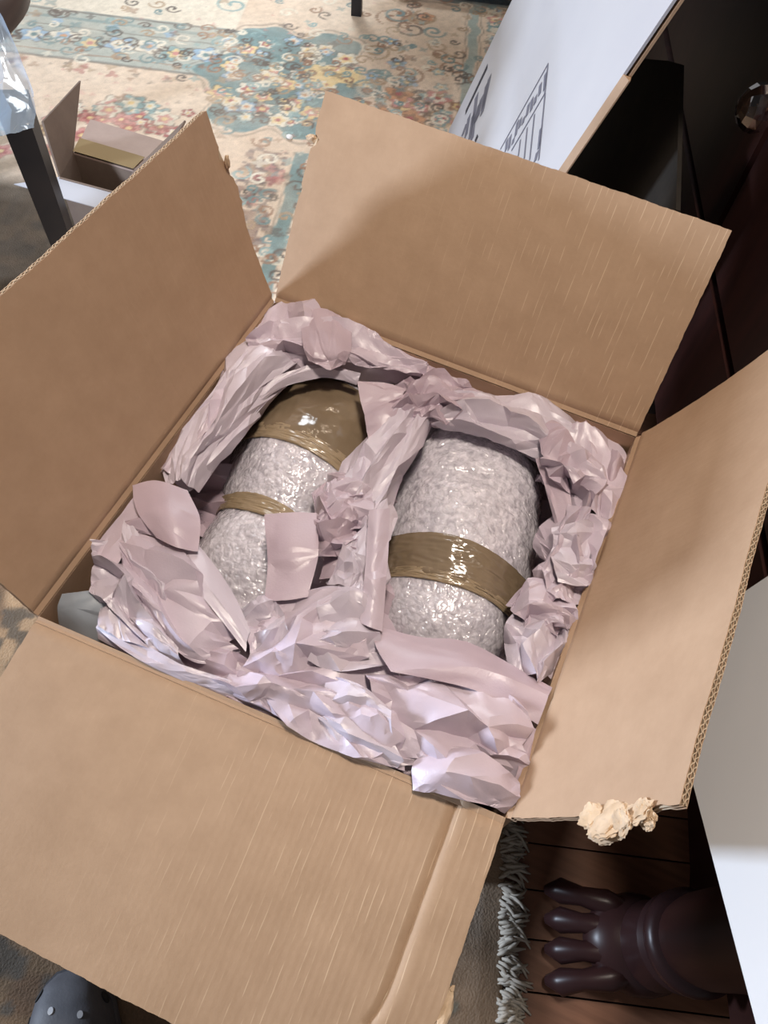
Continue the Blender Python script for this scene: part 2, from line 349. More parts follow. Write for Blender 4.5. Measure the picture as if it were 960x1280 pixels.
    g = np.clip((n4-0.45)*6, 0, 1)*band(S+wob, -0.47, -0.345)*band(T, -0.3, 1.36); fill(g, L3(140, 112, 105), 0.75)
    g = np.clip((n3-0.5)*7, 0, 1)*band(S+wob, -0.46, -0.35)*band(T, -0.3, 1.36); fill(g, L3(92, 84, 92), 0.7)
    for k in range(40):
        rosette(-0.255+0.006*(k % 2), -0.3+k*0.043, 0.021, [pale, pink, yel, teal2][k % 4], [teal, pale, red, pale][k % 4], [yel, red, pale, pink][k % 4], dark)
    for k in range(44): disc(-0.40+rng.normal(0, 0.03), rng.uniform(-0.2, 1.4), rng.uniform(0.01, 0.022), [pink, dark, red, brown][k % 4], 0.5, 4, rng.random()*6, 0.35)
    # flower sprays in the plain field
    for k in range(26):
        a = rng.normal(0, 0.10); b_ = rng.normal(0, 0.05)
        rosette(-0.74+a, 1.43+b_, rng.uniform(0.016, 0.036), [pink, teal2, pale, red][k % 4], [red, pale, pink, pale][k % 4], yel, dark)
    for k in range(26): rosette(-1.05+rng.normal(0, 0.16), 1.32+rng.normal(0, 0.06), rng.uniform(0.015, 0.03), [teal2, pink, brown][k % 3], [pale, red, tan][k % 3], yel, brown)
    for k in range(40): disc(rng.uniform(-1.5, -0.5), rng.uniform(1.35, 1.6), rng.uniform(0.004, 0.012), [dark, brown, pink][k % 3], 0.4, 3, 1, 0.4)
    for k in range(14): rosette(-1.42+rng.normal(0, 0.09), 1.0+rng.normal(0, 0.09), rng.uniform(0.02, 0.04), [teal2, brown, oran][k % 3], [pale, dark, yel][k % 3], brown, brown)
    # far dark border
    fill(band(T+wob, 2.28, 2.62), L3(86, 112, 118), 0.9); fill(band(T+wob, 2.26, 2.28), dark, 0.5)
    for k in range(28): rosette(-1.9+k*0.078, 2.43, 0.033, [teal2, blue][k % 2], [pale, teal][k % 2], [oran, pale][k % 2], dark)
    # near field: brown ground with worn blotches, plus shade painted in as darker brown
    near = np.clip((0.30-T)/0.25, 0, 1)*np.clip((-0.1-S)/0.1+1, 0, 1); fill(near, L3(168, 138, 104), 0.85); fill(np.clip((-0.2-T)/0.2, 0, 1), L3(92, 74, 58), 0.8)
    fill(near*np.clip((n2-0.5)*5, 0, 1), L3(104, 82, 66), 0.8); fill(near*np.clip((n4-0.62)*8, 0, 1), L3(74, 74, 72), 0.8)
    for k in range(60): rosette(rng.uniform(-1.2, -0.1), rng.uniform(-0.9, 0.2), rng.uniform(0.018, 0.04), [brown, teal, tan, pink][k % 4], [dark, tan, brown, red][k % 4], yel, dark)
    for k in range(520):
        s, t_ = rng.uniform(-1.9, 0.2), rng.uniform(0.2, 2.7); disc(s, t_, rng.uniform(0.003, 0.007), [dark, brown, teal, pink][k % 4], 0.45, 3, 1, 0.4)
    # worn small scale filling motifs: fine scrolls and buds all over the patterned bands
    for k in range(900):
        z = k % 5
        if z == 0: s, t_ = rng.uniform(-1.9, -0.55), rng.uniform(1.67, 1.93)
        elif z == 1: s, t_ = rng.uniform(-1.9, -0.2), rng.uniform(1.95, 2.6)
        elif z == 2: s, t_ = rng.uniform(-0.25, 0.2), rng.uniform(1.2, 2.3)
        elif z == 3: s, t_ = -0.42+rng.normal(0, 0.12), 1.70+rng.normal(0, 0.14)
        else: s, t_ = rng.uniform(-0.46, -0.2), rng.uniform(0.2, 1.4)
        col = [dark, teal, brown, teal, pale, tan, teal2, dark][rng.integers(8)]
        if k % 3: scroll(s, t_, rng.uniform(0.014, 0.032), col, 0.0032, 1.1, 1 if k % 2 else -1)
        else: disc(s, t_, rng.uniform(0.008, 0.018), col, 0.6, 4, rng.random()*6, 0.35)
    brn_shade = np.clip((1.13-T)/0.06, 0, 1)*np.clip((-0.72-S)/0.06, 0, 1); fill(brn_shade, L3(80, 66, 52), 0.95); fill(brn_shade*np.clip((n2-0.55)*5, 0, 1), L3(84, 74, 64), 0.8)  # shade beside the chair, painted into the weave colour as brown
    wear = np.clip((vnoise(S, T, 14, 9)-0.42)*2.2, 0, 1)*np.clip((T-0.9)/0.2, 0, 1); fill(wear, cream, 0.22)
    C *= (0.90+0.20*n3)[..., None]*(0.95+0.1*rng.random(S.shape))[..., None]
    C = C*0.86+cream*0.14*(np.clip(0.4+T, 0.25, 1)*(1-0.8*brn_shade))[..., None]; C = np.clip(C*0.98, 0, 1)
    Z = 0.0085+0.0012*(n3-0.5)+0.001*(n2-0.5)
    P = PV[None, None]*S[..., None]+DV[None, None]*T[..., None]; P[..., 2] = Z
    nr, nc = S.shape; verts = P.reshape(-1, 3)
    ii = np.arange(nr*nc).reshape(nr, nc)
    F = np.stack([ii[:-1, :-1], ii[:-1, 1:], ii[1:, 1:], ii[1:, :-1]], -1).reshape(-1, 4)
    rim = np.concatenate([ii[0], ii[1:, -1], ii[-1, -2::-1], ii[-2:0:-1, 0]])
    low = verts[rim].copy(); low[:, 2] = 0.001
    nb = len(verts); k = len(rim)
    skirt = np.array([(rim[i], nb+i, nb+(i+1) % k, rim[(i+1) % k]) for i in range(k)])
    V = np.concatenate([verts, low]); FF = np.concatenate([F, skirt])
    me = bpy.data.meshes.new('pile'); me.vertices.add(len(V)); me.vertices.foreach_set('co', V.ravel())
    me.loops.add(FF.size); me.loops.foreach_set('vertex_index', FF.ravel().astype(np.int32))
    me.polygons.add(len(FF)); me.polygons.foreach_set('loop_start', np.arange(0, FF.size, 4, dtype=np.int32)); me.polygons.foreach_set('loop_total', np.full(len(FF), 4, dtype=np.int32))
    me.update(calc_edges=True)
    ca = me.color_attributes.new('weave', 'FLOAT_COLOR', 'POINT')
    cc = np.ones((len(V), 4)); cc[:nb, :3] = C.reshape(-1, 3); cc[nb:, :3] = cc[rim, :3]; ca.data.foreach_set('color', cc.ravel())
    m = bpy.data.materials.new('rug_weave'); m.use_nodes = True; N = m.node_tree.nodes; L = m.node_tree.links; b = N['Principled BSDF']
    at_ = N.new('ShaderNodeAttribute'); at_.attribute_name = 'weave'; b.inputs['Roughness'].default_value = 0.95; b.inputs['Specular IOR Level'].default_value = 0.1
    tc = N.new('ShaderNodeTexCoord'); n = N.new('ShaderNodeTexNoise'); n.inputs['Scale'].default_value = 320; n.inputs['Detail'].default_value = 2; L.new(tc.outputs['Object'], n.inputs['Vector'])
    hs = N.new('ShaderNodeMix'); hs.data_type = 'RGBA'; hs.blend_type = 'MULTIPLY'; hs.inputs[0].default_value = 0.22
    L.new(at_.outputs['Color'], hs.inputs[6]); L.new(n.outputs[0], hs.inputs[7])
    g = N.new('ShaderNodeBrightContrast'); g.inputs['Bright'].default_value = 0.0; L.new(hs.outputs[2], g.inputs[0]); L.new(g.outputs[0], b.inputs['Base Color'])
    bp = N.new('ShaderNodeBump'); bp.inputs['Strength'].default_value = 0.5; bp.inputs['Distance'].default_value = 0.003; L.new(n.outputs[0], bp.inputs['Height']); L.new(bp.outputs[0], b.inputs['Normal'])
    me.materials.append(m)
    root = empty('rug', (0, 0, 0), 'worn cream and teal floral rug with pale fringe lying on the wood floor', 'rug')
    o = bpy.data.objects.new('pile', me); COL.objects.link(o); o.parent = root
    # fringe: knotted strands along the right end
    fb = MB()
    for k in range(1500):
        t_ = rng.uniform(-0.93, 1.2); clump = math.sin(t_*61)*0.5+math.sin(t_*143+1)*0.5
        s0 = rng.uniform(0.247, 0.262); pts = []; L_ = rng.uniform(0.018, 0.040); ang = rng.normal(0, 0.7)+clump*0.6; z = rng.uniform(0.002, 0.012); cu = rng.uniform(-1, 1)
        for q in range(5):
            u = q/4; pts.append(R(s0+L_*(u-0.25*u*u*abs(cu)), t_+L_*(0.5*ang*u+0.5*cu*u*u), 0.0045+z*math.sin(math.pi*min(1, u*1.0+0.12))))
        fb.tube(pts, [0.0022, 0.0030, 0.0028, 0.0024, 0.0012], 4)
    f = fb.obj('fringe', M['fringe'], root, True); f['kind'] = 'stuff'; f['label'] = 'pale cotton fringe'
    return root
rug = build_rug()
M_RUGTOP = 0.009

# ------------------------------------------------------------------ main carton
HZ = {'L': at(48, 770, RIM), 'B': at(343, 377, RIM), 'R': at(795, 546, RIM), 'F': at(632, 1022, RIM)}
cc = np.mean([HZ[k] for k in HZ], 0)
box = empty('open_carton', (cc[0], cc[1], M_RUGTOP), 'big open brown corrugated carton full of lilac packing paper and bubble wrapped bundles', 'carton')
TW = 0.006
def wall(a, b, name='wall'):
    a3, b3 = HZ[a].copy(), HZ[b].copy(); n = np.cross(b3-a3, [0, 0, 1.]); n /= np.linalg.norm(n)
    if n@(cc-a3) > 0: n = -n
    z0 = M_RUGTOP+0.0005
    mb = MB(); o = n*TW
    def P(p, z): return np.array([p[0], p[1], z])
    mb.hexa([P(a3, z0), P(b3, z0), P(b3+o, z0), P(a3+o, z0)], [P(a3, RIM-0.002), P(b3, RIM-0.002), P(b3+o, RIM-0.002), P(a3+o, RIM-0.002)])
    mb.obj(name, M['kraft_side'], box)
wall('L', 'B'); wall('B', 'R'); wall('R', 'F'); wall('F', 'L')
mb = MB(); q = [HZ[k].copy() for k in 'LFRB']
mb.hexa([np.array([p[0], p[1], M_RUGTOP+0.001]) for p in q], [np.array([p[0], p[1], M_RUGTOP+0.008]) for p in q]); mb.obj('bottom', M['kraft_plain'], box)

def edge_noise(n, amp, seed, spots=()):
    r = np.random.default_rng(seed); x = np.linspace(0, 1, n)
    e = np.zeros(n)
    for f, a in ((7, .3), (19, .25), (43, .25)): e += a*np.sin(f*x*6.28+r.random()*6.28)
    e *= amp
    for c, w, d in spots: e -= d*np.exp(-((x-c)/w)**2)*(0.7+0.5*r.random(n))
    return e
def flap(h0, h1, o1, o0, up_hint, material, ridge=None, tears0=(), tears1=(), bend=0.0, seed=1, flutes=True, curl=0.0):
    """h0-h1 hinge, o0/o1 outer corners. Local frame: x along hinge, y outwards, z normal on the seen side."""
    h0, h1, o0, o1 = (np.asarray(p, float) for p in (h0, h1, o0, o1))
    ex = (h1-h0); L_ = np.linalg.norm(ex); ex = ex/L_
    ey = ((o0-h0)+(o1-h1))/2; ey = ey-ex*(ey@ex); ey /= np.linalg.norm(ey)
    ez = np.cross(ex, ey); sg = 1.0
    if ez@np.asarray(up_hint) < 0: sg = -1.0
    to = lambda p: np.array([(p-h0)@ex, (p-h0)@ey, (p-h0)@ez])
    q00, q10, q01, q11 = to(h0), to(h1), to(o0), to(o1)
    nx, ny = 120, 44
    u = np.linspace(0, 1, nx); v = np.linspace(0, 1, ny)
    e0 = edge_noise(ny, 0.0009, seed, tears0)*np.minimum(1, v*12); e1 = edge_noise(ny, 0.0009, seed+1, tears1)*np.minimum(1, v*12)
    eo = edge_noise(nx, 0.0008, seed+2)
    U, V = np.meshgrid(u, v)
    P = (q00[None, None]*((1-U)*(1-V))[..., None]+q10[None, None]*(U*(1-V))[..., None]+q01[None, None]*((1-U)*V)[..., None]+q11[None, None]*(U*V)[..., None])
    P[..., 0] += -e0[:, None]*(1-U)**8 + e1[:, None]*U**8
    P[..., 1] += eo[None, :]*V**8
    h = bend*4*V*(1-V) + curl*V**2
    h = h+0.0016*np.sin(U*5+seed)*V+0.0007*np.sin(U*17+V*3+seed*2)*V
    crease = -0.0022*np.exp(-((V-0.02)/0.014)**2)+0.0012*np.exp(-((V-0.055)/0.014)**2)
    h = h+crease
    if ridge is not None:
        xr = ridge; h = h-0.0030*np.exp(-((U-xr)/0.006)**2)+0.0022*np.clip((U-xr)/0.01, 0, 1)
    T_ = 0.0062
    top = P.copy(); top[..., 2] += sg*h
    bot = P.copy(); bot[..., 2] += sg*(h-T_)
    org = h0; A = np.stack([ex, ey, ez], 0)
    root_loc = wloc(box)
    o_flap = None
    def local_obj(name, v_, f_, m_, parent):
        me = bpy.data.meshes.new(name); me.from_pydata([tuple(x) for x in v_], [], [tuple(x) for x in f_]); me.materials.append(m_)
        me.polygons.foreach_set('use_smooth', [True]*len(me.polygons))
        bm = bmesh.new(); bm.from_mesh(me); bmesh.ops.recalc_face_normals(bm, faces=bm.faces)
        for e in bm.edges:
            if len(e.link_faces) == 2 and e.calc_face_angle(0.0) > 0.6: e.smooth = False
        bm.to_mesh(me); bm.free()
        o = bpy.data.objects.new(name, me); COL.objects.link(o); o.parent = parent
        return o
    def sheet(z_in, z_out):                     # a liner with its own thickness
        a = P.copy(); a[..., 2] += sg*(h-z_in); b = P.copy(); b[..., 2] += sg*(h-z_out)
        n = nx*ny; V_ = np.concatenate([a.reshape(-1, 3), b.reshape(-1, 3)])
        F_ = gridf(ny, nx)+[tuple(reversed(q)) for q in gridf(ny, nx, n)]
        rim = [j for j in range(nx)]+[i*nx+nx-1 for i in range(1, ny)]+[(ny-1)*nx+j for j in range(nx-2, -1, -1)]+[i*nx for i in range(ny-2, 0, -1)]
        F_ += [(rim[i], rim[(i+1) % len(rim)], rim[(i+1) % len(rim)]+n, rim[i]+n) for i in range(len(rim))]
        return V_, F_
    V1, F1 = sheet(0.0, 0.0007); V2, F2 = sheet(T_-0.0007, T_); Vm, Fm = sheet(T_*0.5-0.0003, T_*0.5+0.0003)
    n = len(V1); VV = np.concatenate([V1, V2, Vm]); FF = F1+[tuple(i+n for i in f) for f in F2]+[tuple(i+2*n for i in f) for f in Fm]
    fo = local_obj('flap', VV, FF, material, box)
    Rm = Matrix(((ex[0], ey[0], ez[0]), (ex[1], ey[1], ez[1]), (ex[2], ey[2], ez[2])))
    fo.matrix_local = Matrix.Translation(Vector(org-root_loc)) @ Rm.to_4x4()
    # two fluted layers, waves along the hinge
    Vf, Ff = [], []
    for lay in (0, 1):
        nw = int(L_/0.0072); xs = np.linspace(0.002, 0.998, nw*6+1); ys = np.linspace(0.03, 0.999, 8)
        for yv in ys:
            for xv in xs:
                p = q00*(1-xv)*(1-yv)+q10*xv*(1-yv)+q01*(1-xv)*yv+q11*xv*yv
                fi = xv*(nx-1); i0 = min(int(fi), nx-2); fj = yv*(ny-1); j0 = min(int(fj), ny-2)
                hh = h[j0, i0]*(1-(fi-i0))*(1-(fj-j0))+h[j0, i0+1]*(fi-i0)*(1-(fj-j0))+h[j0+1, i0]*(1-(fi-i0))*(fj-j0)+h[j0+1, i0+1]*(fi-i0)*(fj-j0)
                d0, d1 = (0.0006, T_*0.5-0.0002) if lay == 0 else (T_*0.5+0.0002, T_-0.0006)
                dep = (d0+d1)/2+(d1-d0)/2*math.sin(xv*nw*6.2832+lay*1.5)
                x_in = -e0[min(ny-1, int(fj+.5))]*(1-xv)**8+e1[min(ny-1, int(fj+.5))]*xv**8
                Vf.append((p[0]+x_in, p[1]+eo[min(nx-1, int(fi+.5))]*yv**8, p[2]+sg*(hh-dep)))
        nxs = len(xs); o_ = len(Vf)-8*nxs
        Ff += gridf(8, nxs, o_)
        b_ = len(Vf); th_ = 0.00085*sg                     # cut end of the fluting, with the paper's thickness
        for i in range(nxs):
            p = Vf[o_+7*nxs+i]; Vf += [(p[0], p[1]+0.0006, p[2]+th_/2), (p[0], p[1]+0.0006, p[2]-th_/2)]
        Ff += [(b_+2*i, b_+2*i+2, b_+2*i+3, b_+2*i+1) for i in range(nxs-1)]
    local_obj('flute', Vf, Ff, M['flute'], fo)
    return fo
up_in = {}
# left flap: hinge L-B ; back flap: hinge B-R ; right flap: hinge R-F ; front flap: hinge F-L
# back
fb0 = on_plane(407, 113, HZ['B'], (1, 0, 0)); fb1 = on_plane(915, 288, HZ['R'], (1, 0, 0))
flap(HZ['B'], HZ['R'], fb1, fb0, (0, -1, 0), M['kraft'], tears0=((0.78, 0.022, 0.010), (0.55, 0.02, 0.003)), seed=3, bend=0.004)
# left
fl1 = on_plane(259, 138, HZ['B'], (0, 1, 0)); d_ = fl1-HZ['B']
fl0 = HZ['L']+np.array([-0.084, 0.004, 0.246])
flap(HZ['L'], HZ['B'], fl1, fl0, (1, 0, 0), M['kraft_plain'], tears1=((0.62, 0.13, -0.011), (0.80, 0.02, 0.007), (0.70, 0.012, 0.005)), seed=5, bend=-0.003)
# right
fr0 = on_plane(852, 1006, HZ['F'], (0, 1, 0)); fr1 = HZ['R']+np.array([0.088, 0.004, 0.235])
flap(HZ['F'], HZ['R'], fr1, fr0, (-1, 0, 0), M['kraft_plain'], tears0=((0.9, 0.03, 0.002),), seed=8, bend=-0.006)
# front
a_ = math.radians(15); ln = 0.266
ff = HZ['F']+np.array([0.004, -ln*math.cos(a_), -ln*math.sin(a_)]); fL = HZ['L']+np.array([-0.006, -ln*math.cos(a_), -ln*math.sin(a_)])
flap(HZ['L'], HZ['F'], ff, fL, (0, 0, 1), M['kraft'], ridge=0.91, tears1=((0.74, 0.05, 0.012), (0.86, 0.03, 0.010)), seed=11, bend=0.004)

# torn lumps of liner
def lump(name, ctr, rad, seed, mat_, parent, ax=None, n=3):
    r = np.random.default_rng(seed); bm = bmesh.new(); bmesh.ops.create_icosphere(bm, subdivisions=n, radius=1.0)
    V_ = []
    A = np.eye(3) if ax is None else ax
    for v in bm.verts:
        p = np.array(v.co); k = 1+0.30*mnoise.noise(Vector(p*1.7+seed))+0.22*mnoise.noise(Vector(p*4.1+seed*2))+0.12*mnoise.noise(Vector(p*9+seed*3))
        V_.append(np.asarray(ctr)+A.T@(p*k*np.asarray(rad)))
    F_ = [[v.index for v in f.verts] for f in bm.faces]; bm.free()
    return mesh_obj(name, V_, F_, mat_, parent, 22)
def flap_pt(h, d, u): return h+d*u
ax_r = (fr0-HZ['F']); ax_r /= np.linalg.norm(ax_r)
n_ = np.cross(ax_r, np.array([0, 1., 0])); A_r = np.stack([ax_r, n_, np.array([0, 1., 0])])
for i, (px, py, rd, dz) in enumerate(((762, 1024, (0.021, 0.0035, 0.017), 0), (795, 1016, (0.017, 0.0035, 0.011), .001), (752, 1038, (0.014, 0.003, 0.009), .002), (780, 1030, (0.012, 0.003, 0.010), -.003), (806, 1022, (0.008, 0.003, 0.007), .003), (742, 1022, (0.010, 0.003, 0.010), -.003))):
    c = on_plane(px, py, HZ['F'], n_)-n_*dz
    a = 0.25*math.sin(i*2.3); B = np.array([[1, a, 0], [-a, 1, 0.3*math.cos(i)], [0, -0.3*math.cos(i), 1]])@A_r; B = B/np.linalg.norm(B, axis=1)[:, None]
    lump('torn_liner', c, rd, 4+i, M['torn'], box, B, 4)
c = on_plane(556, 1262, ff, np.cross(ff-HZ['F'], [1, 0, 0])); lump('torn_liner', c, (0.006, 0.018, 0.004), 15, M['torn'], box)
c = on_plane(284, 203, HZ['B'], np.cross(fl1-HZ['B'], HZ['L']-HZ['B'])); lump('torn_liner', c, (0.003, 0.004, 0.009), 21, M['torn'], box)
c = on_plane(390, 174, HZ['B'], np.cross(fb0-HZ['B'], HZ['R']-HZ['B'])); lump('torn_liner', c, (0.008, 0.004, 0.006), 23, M['torn'], box)

# ------------------------------------------------------------------ crumpled packing paper
def cr(P, u, v):
    """Catmull-Rom surface through the control grid P (rows over v, columns over u)"""
    def w(t, n):
        x = np.clip(t, 0, 1)*(n-1); i = np.minimum(np.floor(x).astype(int), n-2); f = x-i
        k = np.stack([i-1, i, i+1, i+2], -1)
        ws = np.stack([-.5*f+f*f-.5*f**3, 1-2.5*f*f+1.5*f**3, .5*f+2*f*f-1.5*f**3, -.5*f*f+.5*f**3], -1)
        return k, ws
    P = np.asarray(P, float); nr, nc = P.shape[:2]
    E = np.zeros((nr+2, nc+2, 3)); E[1:-1, 1:-1] = P
    E[0, 1:-1] = 2*P[0]-P[1]; E[-1, 1:-1] = 2*P[-1]-P[-2]; E[:, 0] = 2*E[:, 1]-E[:, 2]; E[:, -1] = 2*E[:, -2]-E[:, -3]
    ku, wu = w(u, nc); kv, wv = w(v, nr); out = np.zeros((len(u), 3))
    for a in range(4):
        for b in range(4): out += (wv[:, a]*wu[:, b])[:, None]*E[kv[:, a]+1, ku[:, b]+1]
    return out
GP = 'crumpled sheets of lilac packing paper'
def sheet(label, ctrl, cell=0.035, amp=0.012, seed=1, aniso=1.0, m='paper', levels=3, rough=0.004, fine=0.25, swap=None, zoff=0.0, name='packing_paper', edge=1.0):
    if cell < 0.045: cell *= 0.90; amp *= 1.02
    r = np.random.default_rng(seed)
    P = np.array([[at(px, py, RIM+z/1000.0+zoff) for (px, py, z) in row] for row in ctrl])
    Lu = np.linalg.norm(np.diff(P, axis=1), axis=2).sum(1).mean(); Lv = np.linalg.norm(np.diff(P, axis=0), axis=2).sum(0).mean()
    flip = swap if swap is not None else (r.random() < 0.3 and Lv > 0.6*Lu)
    A_, B_ = (Lv, Lu) if flip else (Lu, Lv)                    # pleats run along A
    cb = cell*0.62
    nu = max(2, int(round(A_/(cell*aniso)))); nv = max(2, int(round(B_/cb)))
    pts = []; sg = []; cons = []; slope = r.uniform(-0.5, 0.5)/nv
    for i in range(nv+1):
        for j in range(nu+1):
            x, y = j/nu, i/nv; bx = j in (0, nu); by = i in (0, nv)
            if not bx: x += r.uniform(-.40, .40)/nu
            if not by: y += r.uniform(-.36, .36)/nv+slope*math.sin(x*5+i)
            pts.append((x, min(max(y, 0), 1))); sg.append((1 if i % 2 else -1) if r.random() < 0.78 else (1 if r.random() < .5 else -1))
            if j and not by and r.random() < 0.85: cons.append((len(pts)-2, len(pts)-1))
    res = geometry.delaunay_2d_cdt([Vector((x*A_/aniso, y*B_*1.5)) for x, y in pts], cons, [], 0, 1e-7)
    uv = np.array([(v.x*aniso/A_, v.y/(B_*1.5)) for v in res[0]]); tri = [tuple(f) for f in res[2]]
    org_ = [(o[0] if len(o) else -1) for o in res[3]]; sgn0 = np.array([sg[o] if o >= 0 else 1 for o in org_], float)
    if flip: uv = uv[:, ::-1].copy()
    def frame(uv):
        e = 0.01; a = cr(P, uv[:, 0]+e, uv[:, 1])-cr(P, uv[:, 0]-e, uv[:, 1]); b = cr(P, uv[:, 0], uv[:, 1]+e)-cr(P, uv[:, 0], uv[:, 1]-e)
        n = np.cross(a, b); n /= np.linalg.norm(n, axis=1)[:, None]+1e-9
        n[n[:, 2] < 0] *= -1
        return n
    nrm = frame(uv); k = len(uv)
    sgn = sgn0*r.uniform(0.3, 1.0, k)
    onb = (np.minimum(uv, 1-uv).min(1) < 1e-4)
    sc = np.where(onb, 0.5*edge, 1.0)
    off = nrm*(sgn*amp*sc)[:, None]+r.normal(0, 1, (k, 3))*(amp*0.36*np.where(onb, 0.8*edge, 1))[:, None]
    a_l = amp*fine
    for lv in range(levels):
        mid = {}; uvl = list(map(tuple, uv)); offl = list(map(tuple, off)); new = []
        def gm(i, j):
            key = (i, j) if i < j else (j, i)
            if key not in mid:
                t = 0.5+r.uniform(-.15, .15) if lv == 0 else 0.5
                ua = np.array(uvl[i])*(1-t)+np.array(uvl[j])*t; oa = np.array(offl[i])*(1-t)+np.array(offl[j])*t
                d = r.normal(0, 1)*a_l; oa = oa+np.array([r.normal(0, .25)*a_l, r.normal(0, .25)*a_l, d])
                mid[key] = len(uvl); uvl.append(tuple(ua)); offl.append(tuple(oa))
            return mid[key]
        for a, b, c in tri:
            x, y, z = gm(a, b), gm(b, c), gm(c, a); new += [(a, x, z), (x, b, y), (z, y, c), (x, y, z)]
        tri = new; uv = np.array(uvl); off = np.array(offl); a_l *= 0.30
    V_ = cr(P, uv[:, 0], uv[:, 1])+off
    return tag(mesh_obj(name, V_, tri, M[m], None, 21), label, 'packing paper', GP)

def strip(path, prof, hgt=None):
    """path: list of (px,py,z,width_px); cross profile list of (fraction -1..1, dz). Gives rows across a sheet that follows the path."""
    rows = []
    p = np.array([(a[0], a[1]) for a in path], float)
    for i, (px, py, z, w) in enumerate(path):
        d = p[min(i+1, len(p)-1)]-p[max(0, i-1)]; d /= np.linalg.norm(d); n = np.array([-d[1], d[0]])
        rows.append([(px+n[0]*w/2*f, py+n[1]*w/2*f, z+dz) for f, dz in prof])
    return [list(c) for c in zip(*rows)]     # rows over v = across, columns over u = along
ARCH = [(-1.15, -45), (-0.85, -8), (0, 6), (0.85, -8), (1.15, -45)]
ARCH2 = [(-1.2, -55), (-0.9, -10), (-0.2, 8), (0.6, 0), (1.1, -40)]

# deep filler sheets under everything
sheet('shadowed packing paper deep between the bundles at the rear of the carton', [[(330, 420, -110), (560, 440, -100), (800, 560, -110)], [(200, 580, -100), (470, 600, -90), (740, 640, -100)], [(180, 660, -100), (420, 700, -80), (700, 760, -100)]], 0.06, 0.02, 40, m='paper_b', levels=2)
sheet('shadowed packing paper deep under the front sheets of the carton', [[(160, 660, -100), (420, 690, -90), (700, 700, -100)], [(110, 740, -90), (400, 800, -70), (680, 820, -90)], [(110, 780, -90), (360, 880, -80), (630, 980, -90)]], 0.06, 0.02, 41, m='paper_b', levels=2)

# ------------------------------------------------------------------ bubble wrapped bundles
def bundle(name, label, a, b, prof, tapes, seed, squash=0.92, step=None):
    a = np.asarray(a, float); b = np.asarray(b, float); ax = b-a; L_ = np.linalg.norm(ax); ax /= L_
    side = np.cross(ax, [0, 0, 1.]); side /= np.linalg.norm(side); up = np.cross(side, ax)
    if up[2] < 0: up = -up
    pt = np.array([p[0] for p in prof]); pr = np.array([p[1] for p in prof])
    def rad(t):
        return np.interp(t, pt, pr)
    def rads(t): return sum(rad(np.clip(t+o, 0, 1)) for o in (-.03, -.015, 0, .015, .03))/5
    r = np.random.default_rng(seed)
    nt, na = 170, 210
    t = np.linspace(0, 1, nt); ph = np.linspace(0, 2*np.pi, na, endpoint=False)
    T_, A_ = np.meshgrid(t, ph, indexing='ij')
    def base(T_, A_, extra=0.0):
        rr = rads(T_)*np.sqrt(np.clip(np.minimum(T_, 1-T_)/0.015, 0, 1))+extra
        rr = rr*(1+0.03*np.sin(2*A_+seed)+0.02*np.sin(3*A_+T_*7+seed*2)+0.012*np.sin(5*A_-T_*11))
        if step: rr = rr+0.0035*np.clip((step[0]+0.02*np.sin(A_*2+1)-T_)/0.008, 0, 1)
        return a+ax*(T_*L_)[..., None]+(side*np.cos(A_)[..., None]+up*(squash*np.sin(A_))[..., None])*rr[..., None]
    # hex bubbles, some squashed flat
    X = T_*L_/0.0105; Y = A_*rads(T_)/0.0091; row = np.floor(Y); x2 = X+0.5*(row % 2)
    ci = np.floor(x2); fx = x2-ci-0.5; fy = Y-row-0.5; hsh = np.abs(np.sin(ci*12.9898+row*78.233)*43758.5453) % 1
    dome = np.sqrt(np.clip(1-(fx*fx+fy*fy)/0.21, 0, 1))*0.0012*(0.2+0.8*hsh)
    wr = np.zeros_like(T_)
    for f, am in ((20, .0030), (50, .0014)):
        P0 = base(T_, A_)*f
        flat = P0.reshape(-1, 3); wr += am*np.array([mnoise.noise(Vector(p)) for p in flat]).reshape(T_.shape)
    V_ = base(T_, A_, dome+wr)
    ii = np.arange(nt*na).reshape(nt, na); jj = np.roll(ii, -1, axis=1)
    F = np.stack([ii[:-1], jj[:-1], jj[1:], ii[1:]], -1).reshape(-1, 4)
    root = empty(name, (*((a+b)/2)[:2], min(a[2], b[2])-pr.max()), label, 'bundle', 'bubble wrapped bundles in the carton')
    mesh_obj('bubble_wrap', V_.reshape(-1, 3), F, M['bubble'], root, True)
    for (t0, t1, sk, mm, lab) in tapes:
        n1, n2 = 34, 110
        tt = np.linspace(0, 1, n1); aa = np.linspace(-0.35, np.pi+0.35, n2); Tt, Aa = np.meshgrid(tt, aa, indexing='ij')
        TT = t0+(t1-t0)*Tt+sk*np.cos(Aa)+0.002*np.sin(Aa*4+seed)*np.where(Tt > .5, 1, -1)
        TT = np.clip(TT, 0.004, 0.996)
        wv = np.array([mnoise.noise(Vector((x*14, y*5, seed))) for x, y in zip(Tt.ravel(), Aa.ravel())]).reshape(Tt.shape)
        wv2 = np.array([mnoise.noise(Vector((x*5, y*14, seed+4))) for x, y in zip(Tt.ravel(), Aa.ravel())]).reshape(Tt.shape)
        edge = np.minimum(Tt, 1-Tt)
        P_ = base(TT, Aa, 0.0036+0.0014*wv+0.0012*wv2-0.0015*np.clip(1-edge/0.06, 0, 1))
        o = mesh_obj('tape', P_.reshape(-1, 3), gridf(n1, n2), M[mm], root, True); o['label'] = lab
    return root
def ctr(px, py, zc, z=0.0):
    p = at(px, py, zc); p[2] = z; return p
